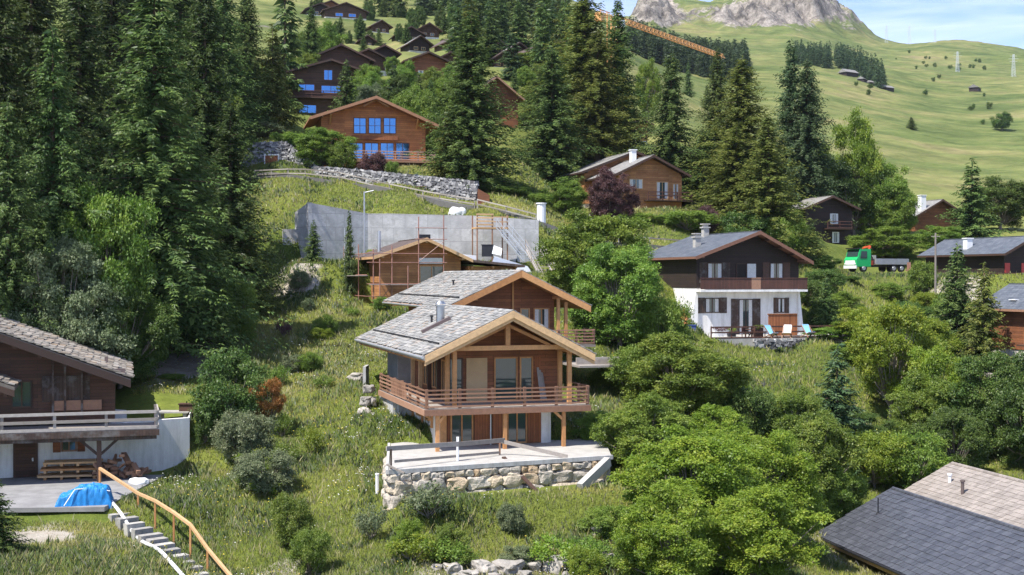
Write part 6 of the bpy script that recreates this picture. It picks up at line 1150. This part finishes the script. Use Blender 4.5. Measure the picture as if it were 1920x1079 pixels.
# middle ground around the upper chalets
T('big0', 'spruce', 884, 25, 150, 165, 'large dark spruce right of the orange log chalet')
T('mid0', 'spruce_gold', 842, 205, 150, 78, 'short golden tipped spruce beside the wooden balcony')
T('big1', 'spruce', 1035, 95, 180, 150, 'ragged spruce between the large spruce and the twin gabled chalet')
T('big3', 'spruce_gold', 1095, -15, 194, 170, 'tallest golden green spruce in the middle of the picture')
T('big2', 'spruce', 1158, -5, 198, 110, 'dark side spruce right of the tallest golden one')
T('big1', 'spruce_gold', 1120, 60, 190, 120, 'golden spruce standing before the tallest golden one')
T('big0', 'spruce', 1005, 150, 215, 80, 'spruce in front of the reddish chalet'); 
T('big1', 'spruce', 1258, 105, 178, 120, 'spruce alone against the meadow right of the crane')
T('big3', 'spruce_gold', 1390, 110, 172, 140, 'brownish golden spruce left of the twin dark spruces')
T('big2', 'spruce', 1345, 92, 190, 90, 'slender spruce at the lower end of the crane jib')
T('big0', 'spruce_blue', 1482, 78, 199, 112, 'left one of the twin dark spruces')
T('big3', 'spruce_blue', 1513, 112, 197, 112, 'right one of the twin dark spruces')
T('big2', 'spruce_gold', 1440, 215, 152, 150, 'golden green spruce below the twin dark spruces')
T('big1', 'spruce_gold', 1380, 240, 158, 140, 'golden green spruce left below the brownish spruce')
T('big0', 'spruce', 1320, 250, 176, 110, 'dull green spruce above the twin gabled chalet')
T('broad0', 'leaf_bright', 1600, 195, 205, 115, 'light green broadleaf tree right of the twin dark spruces')
T('broad1', 'leaf_dark', 1600, 312, 204, 140, 'dark rounded tree above the small dark chalet')
T('broad2', 'leaf_green', 1662, 300, 203, 112, 'broad green tree left of the white chimney')
T('broad3', 'leaf_green', 1682, 350, 201, 84, 'green tree right behind the small dark chalet')
T('mid0', 'spruce', 1822, 300, 188, 110, 'spruce right of the house with the white chimney')
T('broad1', 'leaf_dark', 1875, 335, 205, 140, 'dark green tree at the right edge below the meadow')
T('broad2', 'leaf_green', 1655, 424, 182, 130, 'low spreading tree behind the green truck')
T('broad0', 'leaf_green', 1760, 420, 182, 100, 'low green tree below the white chimney house')
T('broad3', 'leaf_dark', 1545, 478, 150, 60, 'dark low tree below the small dark chalet')
T('mid1', 'spruce', 1522, 420, 160, 60, 'small green fir right of the grey slate ridge')
T('broad2', 'leaf_purple', 1143, 314, 150, 98, 'purple leaved plum tree before the twin gabled chalet')
T('bush0', 'leaf_purple', 1325, 385, 152, 50, 'small dark red shrub above the slate roof', 'shrub')
T('bush1', 'leaf_green', 1290, 392, 150, 110, 'green hedge bush under the balcony of the twin gabled chalet', 'bush')
T('bush2', 'leaf_green', 1200, 398, 150, 80, 'green bush at the left foot of the twin gabled chalet', 'bush')
T('bush0', 'leaf_dark', 1395, 395, 150, 110, 'dark green bush above the chimney of the slate roof', 'bush')
T('bush1', 'leaf_green', 1470, 405, 150, 90, 'green bush behind the ridge of the slate roof', 'bush')
T('broad0', 'leaf_green', 1060, 330, 152, 90, 'green tree left of the purple plum')
T('broad3', 'leaf_green', 605, 238, 157, 120, 'bright green bushy tree covering the left corner of the orange log chalet')
T('bush1', 'leaf_green', 545, 245, 160, 80, 'green bush on top of the stone wall at its left end', 'bush')
T('bush2', 'leaf_green', 640, 262, 155, 60, 'small green bush at the foot of the log wall', 'bush')
T('bush0', 'leaf_grey', 500, 230, 168, 90, 'greyish bush above the boulder cone of the stone wall', 'bush')
T('bush0', 'leaf_purple', 700, 286, 153.5, 60, 'reddish brown bush under the long balcony', 'bush')
T('bush1', 'leaf_green', 735, 300, 153, 26, 'small yellow green bush under the long balcony', 'bush')
T('bush2', 'leaf_dark', 915, 335, 148, 60, 'dark bush at the right end of the stone wall', 'bush')
T('bush0', 'leaf_dark', 960, 350, 147, 80, 'dark green bush behind the road fence', 'bush')
T('bush1', 'leaf_green', 1010, 360, 146, 50, 'green bush behind the white pillar', 'bush')
T('broad1', 'leaf_green', 840, 150, 190, 110, 'light green tree right of the log chalet roof')
T('broad2', 'leaf_green', 795, 170, 178, 80, 'green tree touching the right slope of the log chalet roof')
T('broad0', 'leaf_grey', 700, 150, 188, 70, 'greyish tree behind the ridge of the log chalet')
T('broad1', 'leaf_dark', 450, 75, 190, 60, 'dark leafy tree inside the left clearing')
T('broad3', 'leaf_green', 1010, 150, 220, 90, 'light green tree above the reddish chalet')
T('broad0', 'leaf_bright', 1215, 105, 280, 50, 'light green tree behind the tallest golden spruce')
T('broad3', 'leaf_dark', 770, 150, 215, 60, 'dark green tree under the row of upper chalets')
T('broad1', 'leaf_green', 610, 45, 255, 80, 'green tree among the upper chalets at left')
T('broad2', 'leaf_green', 985, 100, 270, 60, 'round green tree among the upper right chalets')
T('bush0', 'leaf_bright', 885, 130, 235, 50, 'bright bush below the upper chalets', 'bush')
T('mid1', 'spruce', 1325, 160, 380, 26, 'single small fir on the meadow left of the golden spruces'); T('mid0', 'spruce', 1290, 118, 420, 22, 'single small fir below the far wood')
T('mid1', 'spruce', 1708, 220, 510, 24, 'lone small fir on the open meadow at right', parts=False, name='fir_tree')
T('bush0', 'leaf_dark', 1878, 211, 545, 44, 'large dark rounded bush on the open meadow at right', 'bush')
random.seed(21)
for i in range(60):   # wood at the top of the picture
    px = random.uniform(715, 1070); d = random.uniform(430, 620)-(px-715)*.1; hm = 24/1
    b = onground(px, d); h = random.uniform(17, 27); T('far%d' % (i % 3), ('spruce', 'spruce_blue', 'spruce')[i % 3], px, HZ-(b.z+h)/d*F, d, random.uniform(6.5, 9)*F/d, 'dark spruce in the wood above the highest chalets', group='spruces in the wood above the chalets', parts=False)
for px, d in ((915, 345), (1030, 300), (885, 360), (1060, 280), (1080, 240), (1020, 260), (1055, 350)):
    b = onground(px, d); h = random.uniform(13, 20); T('far%d' % (int(px) % 3), 'spruce', px, HZ-(b.z+h)/d*F, d, 7*F/d, 'scattered spruce among the upper chalets', group='scattered spruces among the upper chalets', parts=False)
for i in range(36):   # single bushes and firs over the far meadow
    px = random.uniform(1560, 1915) if i % 3 else random.uniform(1690, 1860); d = random.choice((550, 700, 900, 1000, 1200, 1300, 1400) if i % 3 else (1150, 1250, 1350))*random.uniform(.92, 1.08); b = onground(px, d); h = random.uniform(2, 4.5)
    T('fartree%d' % (i % 2), 'leaf_dark', px, HZ-(b.z+h)/d*F, d, h*.9*F/d, 'tiny dark bush scattered on the far meadow', 'bush', group='bushes scattered on the far meadow', parts=False, name='bush')
for a in (('airy0', 'leaf_bright', 1620, 572, 118, 130, 'airy light green tree right of the meadow, left of the bare trunk'), ('airy1', 'leaf_green', 1560, 612, 118, 95, 'thin green tree at the top right corner of the meadow'), ('broad1', 'leaf_bright', 1725, 590, 122, 120, 'bright tree on the slope left of the footpath'), ('broad2', 'leaf_green', 1905, 690, 100, 110, 'green tree under the reddish chalet at the right edge'),
    ('broad3', 'leaf_green', 1470, 745, 88, 110, 'small green tree at the foot of the meadow'), ('airy1', 'leaf_green', 1345, 690, 90, 120, 'airy green tree left of the open meadow'), ('broad0', 'leaf_dark', 1330, 340, 182, 120, 'dark tree behind the slate roof of the white walled chalet'), ('broad2', 'leaf_green', 1450, 370, 168, 110, 'green tree under the golden spruces above the slate roof'),
    ('broad1', 'leaf_dark', 1260, 300, 196, 90, 'dark tree behind the ridge of the twin gabled chalet'), ('bush1', 'leaf_green', 470, 470, 118, 60, 'fresh bush at the forest rim under the stone wall')): T(*a)
random.seed(31)
for i in range(46):
    px = random.uniform(855, 1075); d = random.uniform(250, 400)
    if 925 < px < 1010 and d > 262 and d < 300: continue
    b = onground(px, d); h = random.uniform(9, 17); T('far%d' % (i % 3), ('spruce', 'spruce_blue', 'spruce_gold')[i % 3], px, HZ-(b.z+h)/d*F, d, random.uniform(5, 7.5)*F/d, 'spruce on the wooded slope right of the upper chalets', group='spruces on the wooded slope right of the upper chalets', parts=False)
for a in (('bush1', 'leaf_dark', 1548, 500, 138, 80, 'dark leafy bush between the white walled chalet and the truck', 'bush'), ('broad1', 'leaf_green', 1575, 548, 131, 85, 'small green tree on the bank right of the white walled chalet'), ('mid1', 'spruce', 1548, 520, 127, 60, 'young dark spruce at the bank right of the white walled chalet'),
    ('bush2', 'leaf_green', 1668, 528, 150, 70, 'green bush on the bank in front of the flatbed'), ('bush0', 'leaf_dark', 1590, 522, 152, 55, 'dark bush under the cab of the green truck'), ('broad2', 'leaf_green', 1785, 540, 138, 90, 'green tree between the utility pole and the spruces'), ('broad3', 'leaf_green', 1650, 585, 122, 110, 'full green tree on the slope under the truck'),
    ('bush1', 'leaf_bright', 1738, 545, 146, 60, 'bright bush at the foot of the utility pole')): T(*a)
random.seed(41)
for i in range(34):
    px = random.uniform(560, 880); d = random.uniform(262, 440); b = onground(px, d); h = random.uniform(3.5, 7.5); k = random.choice(('broad0', 'broad2', 'mid0', 'mid1')); T(k, 'spruce' if k[0] == 'm' else 'leaf_dark', px, HZ-(b.z+h)/d*F, d, h*.6*F/d, 'small dark tree standing between the small upper chalets', group='small trees between the small upper chalets', parts=False, name='tree')
T('bush0', 'leaf_green', 1150, 690, 88, 110, 'green bush right of the side porch of the rear wooden chalet', 'bush'); T('broad2', 'leaf_bright', 1345, 760, 74, 150, 'bright tree rising behind the large yellow green maple')
T('broad0', 'leaf_green', 1500, 720, 84, 120, 'rounded tree left of the blue green spruce')
random.seed(77)
for px, py, d in ((745, 140, 186), (760, 118, 214), (785, 138, 192), (775, 165, 178), (808, 150, 186), (815, 128, 205), (845, 120, 222), (862, 140, 205), (560, 60, 235), (578, 95, 214), (690, 120, 205), (700, 140, 196), (985, 125, 235), (1010, 118, 242), (1040, 105, 262), (965, 128, 228), (900, 120, 240), (1060, 130, 238), (870, 108, 262), (915, 100, 285), (520, 110, 196), (505, 120, 205), (735, 105, 232), (770, 112, 226), (1020, 150, 220)):
    k = random.choice(('broad0', 'broad1', 'broad2', 'broad3', 'mid0', 'mid1')); b = onground(px, d); h = max((HZ-py)/F*d-b.z, 3); T(k, 'spruce' if k[0] == 'm' else random.choice(('leaf_green', 'leaf_dark', 'leaf_green')), px, py, d, min((h*.85 if k[0] == 'b' else h*.5), 8)*F/d, 'leafy garden tree in the belt between the log chalet and the upper chalets', group='garden trees between the upper chalets')
def far_wood(name, label, spots, seed, sz=1.0):
    g = random.Random(seed); src = [PM['far0', 'spruce_blue']['crown'], PM['far1', 'spruce_blue']['crown']]; Vs, Fs, Rr, off = [], [], [], 0
    dat = []
    for s in src:
        V = np.empty(len(s.vertices)*3, np.float32); s.vertices.foreach_get('co', V); V = V.reshape(-1, 3); n = len(V)//4; pick = np.random.default_rng(seed).choice(n, n//3, replace=False)
        dat.append(V.reshape(n, 4, 3)[pick])
    for px, d in spots:
        b = onground(px, d); A = dat[g.randrange(2)].copy(); c = A.mean(1, keepdims=True); A = c+(A-c)*1.5
        h = g.uniform(.75, 1.25)*sz; A = A.reshape(-1, 3)*[h*1.15, h*1.15, h]; a = g.uniform(0, 6.28); ca, sa = math.cos(a), math.sin(a)
        V = np.stack([A[:, 0]*ca-A[:, 1]*sa+b.x, A[:, 0]*sa+A[:, 1]*ca+b.y, A[:, 2]+b.z-.5], 1); Vs.append(V); Rr.append(np.random.default_rng(int(px*7)).random(len(V)//4))
    V = np.concatenate(Vs); me = np_mesh(name, V, np.arange(len(V)).reshape(-1, 4), np.concatenate(Rr)); o = link_mesh(name, me, M['spruce_blue']); tag(o, label, 'wood', kind='stuff')
g = random.Random(5)
far_wood('far_wood', 'dark band of conifer wood under the rocky peaks', [(g.uniform(1180, 1400), g.uniform(640, 860)) for _ in range(420)], 3, .72)
far_wood('far_wood', 'small dark conifer wood on the meadow right of the twin spruces', [(g.uniform(1490, 1556), g.uniform(860, 1050)) for _ in range(90)]+[(x+g.uniform(-6, 6), g.uniform(880, 1020)-(x-1565)*1.2) for x in [g.uniform(1568, 1655) for _ in range(90)]], 4, .6)
# ------------------------------------------------------------------ meadow grass near the camera (nobody could count it)
def in_poly_pads(x, y):
    m = np.zeros(len(x), bool)
    m |= (x > -31) & (x < -20.3) & (y > 64) & (y < 88); m |= (x > -13) & (x < -1) & (y > 112) & (y < 126)
    for k_, (cx, cy, hw, hd, yaw, pz, bl) in enumerate(PADS[:2]+PADS[3:4]):
        hw, hd = (hw-.6, hd-1.6) if k_ == 0 else (hw, hd)
        c, s_ = math.cos(yaw), math.sin(yaw); a = (x-cx)*c+(y-cy)*s_; b = -(x-cx)*s_+(y-cy)*c; m |= (np.abs(a) < hw) & (np.abs(b) < hd)
    return m
def grass(name, label, n, mat, hmin, hmax, wid, seed, dmin=46, dmax=175, mask=None, blades=3):
    g = np.random.default_rng(seed); d = np.exp(g.uniform(math.log(dmin), math.log(dmax), n)); px = g.uniform(-80, 2000, n); x = (px-960)/F*d; y = d
    keep = ~in_poly_pads(x, y)
    keep &= ~((px < 420) & (d > 92)) & ~((px < 250) & (d > 68))
    for ax, ay, r in BARE: keep &= np.hypot(x-ax, y-ay) > r
    pn = fbm(x/3.2, y/3.2, 4, 77)+.5; 
    if mask == 'patch': keep &= pn > .56
    x, y, pn = x[keep], y[keep], pn[keep]; z = ground(x, y); k = len(x); hs = (hmin+(hmax-hmin)*g.random(k))*(.65+.8*pn)*(1+.25*(y > 100)); B = blades
    X = np.repeat(x, B)+g.normal(0, .10, k*B); Y = np.repeat(y, B)+g.normal(0, .10, k*B); Zb = np.repeat(z, B)-.05; h = np.repeat(hs, B)*(.6+.6*g.random(k*B))
    az = g.uniform(0, 6.28, k*B); wv = wid*np.repeat(y, B)/60*(.7+.7*g.random(k*B)); ln = h*(.15+.45*g.random(k*B)); ax_, ay_ = np.cos(az), np.sin(az)
    bl = g.uniform(0, 6.28, k*B); bx, by = np.cos(bl)*ln, np.sin(bl)*ln
    V = np.stack([np.stack([X-ax_*wv/2, Y-ay_*wv/2, Zb], 1), np.stack([X+ax_*wv/2, Y+ay_*wv/2, Zb], 1), np.stack([X+bx*.45+ax_*wv*.4, Y+by*.45+ay_*wv*.4, Zb+h*.62], 1), np.stack([X+bx, Y+by, Zb+h], 1)], 1).reshape(-1, 3)
    rr = np.clip(np.repeat(fbm(x/7, y/7, 4, 5)*2.2+.48, B)+g.normal(0, .14, k*B), 0, 1)
    me = np_mesh(name, V, np.arange(len(V)).reshape(-1, 4), rr); o = link_mesh(name, me, mat); tag(o, label, 'grass', kind='stuff')
BARE = [((330-960)/F*97, 97, 3.2), ((300-960)/F*104, 104, 4.5), ((60-960)/F*61, 61, 2.0)]
mg = mat_leaf('grass_blade', (.15, .225, .026), (.29, .34, .046), (.42, .40, .11), .4, 0, 0, .25, .88)
mh = mat_leaf('herb_blade', (.07, .12, .026), (.13, .19, .042), (.21, .27, .07), .4, 0, 0, .4, .8)
ms = mat_leaf('straw_blade', (.28, .27, .11), (.38, .35, .16), (.48, .45, .26), .35, 0, 0, .8, .8)
grass('grass', 'tall sunlit meadow grass on the slope around the chalets', 700000, mg, .09, .25, .027, 1)
grass('grass', 'darker nettles and herbs in patches among the meadow grass', 140000, mh, .15, .42, .07, 2, mask='patch')
grass('grass', 'dry seed heads standing above the meadow grass', 24000, ms, .25, .5, .028, 3, blades=3)
def flowers(name, label, n, col, seed):
    g = np.random.default_rng(seed); d = np.exp(g.uniform(math.log(50), math.log(125), n)); px = g.uniform(240, 1500, n); x = (px-960)/F*d; keep = (~in_poly_pads(x, d)) & (fbm(x/4, d/4, 3, seed)+.5 > .58); x, y = x[keep], d[keep]; z = ground(x, y)+g.uniform(.18, .5, len(x)); s = .035*y/60*(.6+.8*g.random(len(x)))
    V = np.stack([np.stack([x-s, y, z], 1), np.stack([x, y-s, z+s*.5], 1), np.stack([x+s, y, z], 1), np.stack([x, y+s, z+s*.7], 1)], 1).reshape(-1, 3); o = link_mesh(name, np_mesh(name, V, np.arange(len(V)).reshape(-1, 4), g.random(len(x))), mat_plain(name, col, .8, .2)); tag(o, label, 'flowers', kind='stuff')
flowers('wildflowers', 'white umbels scattered in the meadow grass', 5200, (.72, .72, .66), 61); flowers('wildflowers', 'yellow flowers scattered in the meadow grass', 3600, (.70, .55, .06), 62)
random.seed(5)
for i in range(85):
    if i < 55 and i % 2: continue
    px = random.uniform(430, 720) if i < 55 else random.uniform(600, 1180); d = random.uniform(66, 118) if i < 55 else random.uniform(55, 61.5)
    if px > 640 and 61.5 < d < 110: continue
    if i > 54 and i % 2: continue
    k = 'shrub%d' % (i % 2) if i % 3 else 'bush%d' % (i % 3); b = onground(px, d); h = random.uniform(.8, 1.9)
    plant(k, random.choice(('leaf_green', 'leaf_green', 'leaf_bright', 'leaf_grey')), px, HZ-(b.z+h)/d*F, d, random.uniform(1.2, 2.4)*F/d, 'low wild shrub growing out of the grassy slope', 'shrub', 'low wild shrubs on the grassy slope', name='shrub')

# ------------------------------------------------------------------ thin summer haze
m = bpy.data.materials.new('haze'); m.use_nodes = True; t = m.node_tree; t.nodes.clear(); o_ = N(t, 'ShaderNodeOutputMaterial'); v_ = N(t, 'ShaderNodeVolumePrincipled', ins={'Density': .00005, 'Anisotropy': .3}); v_.inputs['Color'].default_value = (.80, .88, 1.0, 1); t.links.new(v_.outputs[0], o_.inputs['Volume'])
mb = MB(); mb.box(-3400, 3400, -60, 5400, -600, 1500); hz = mb.build('haze', m); tag(hz, 'thin bluish summer haze in the air over the valley', 'haze', kind='stuff')
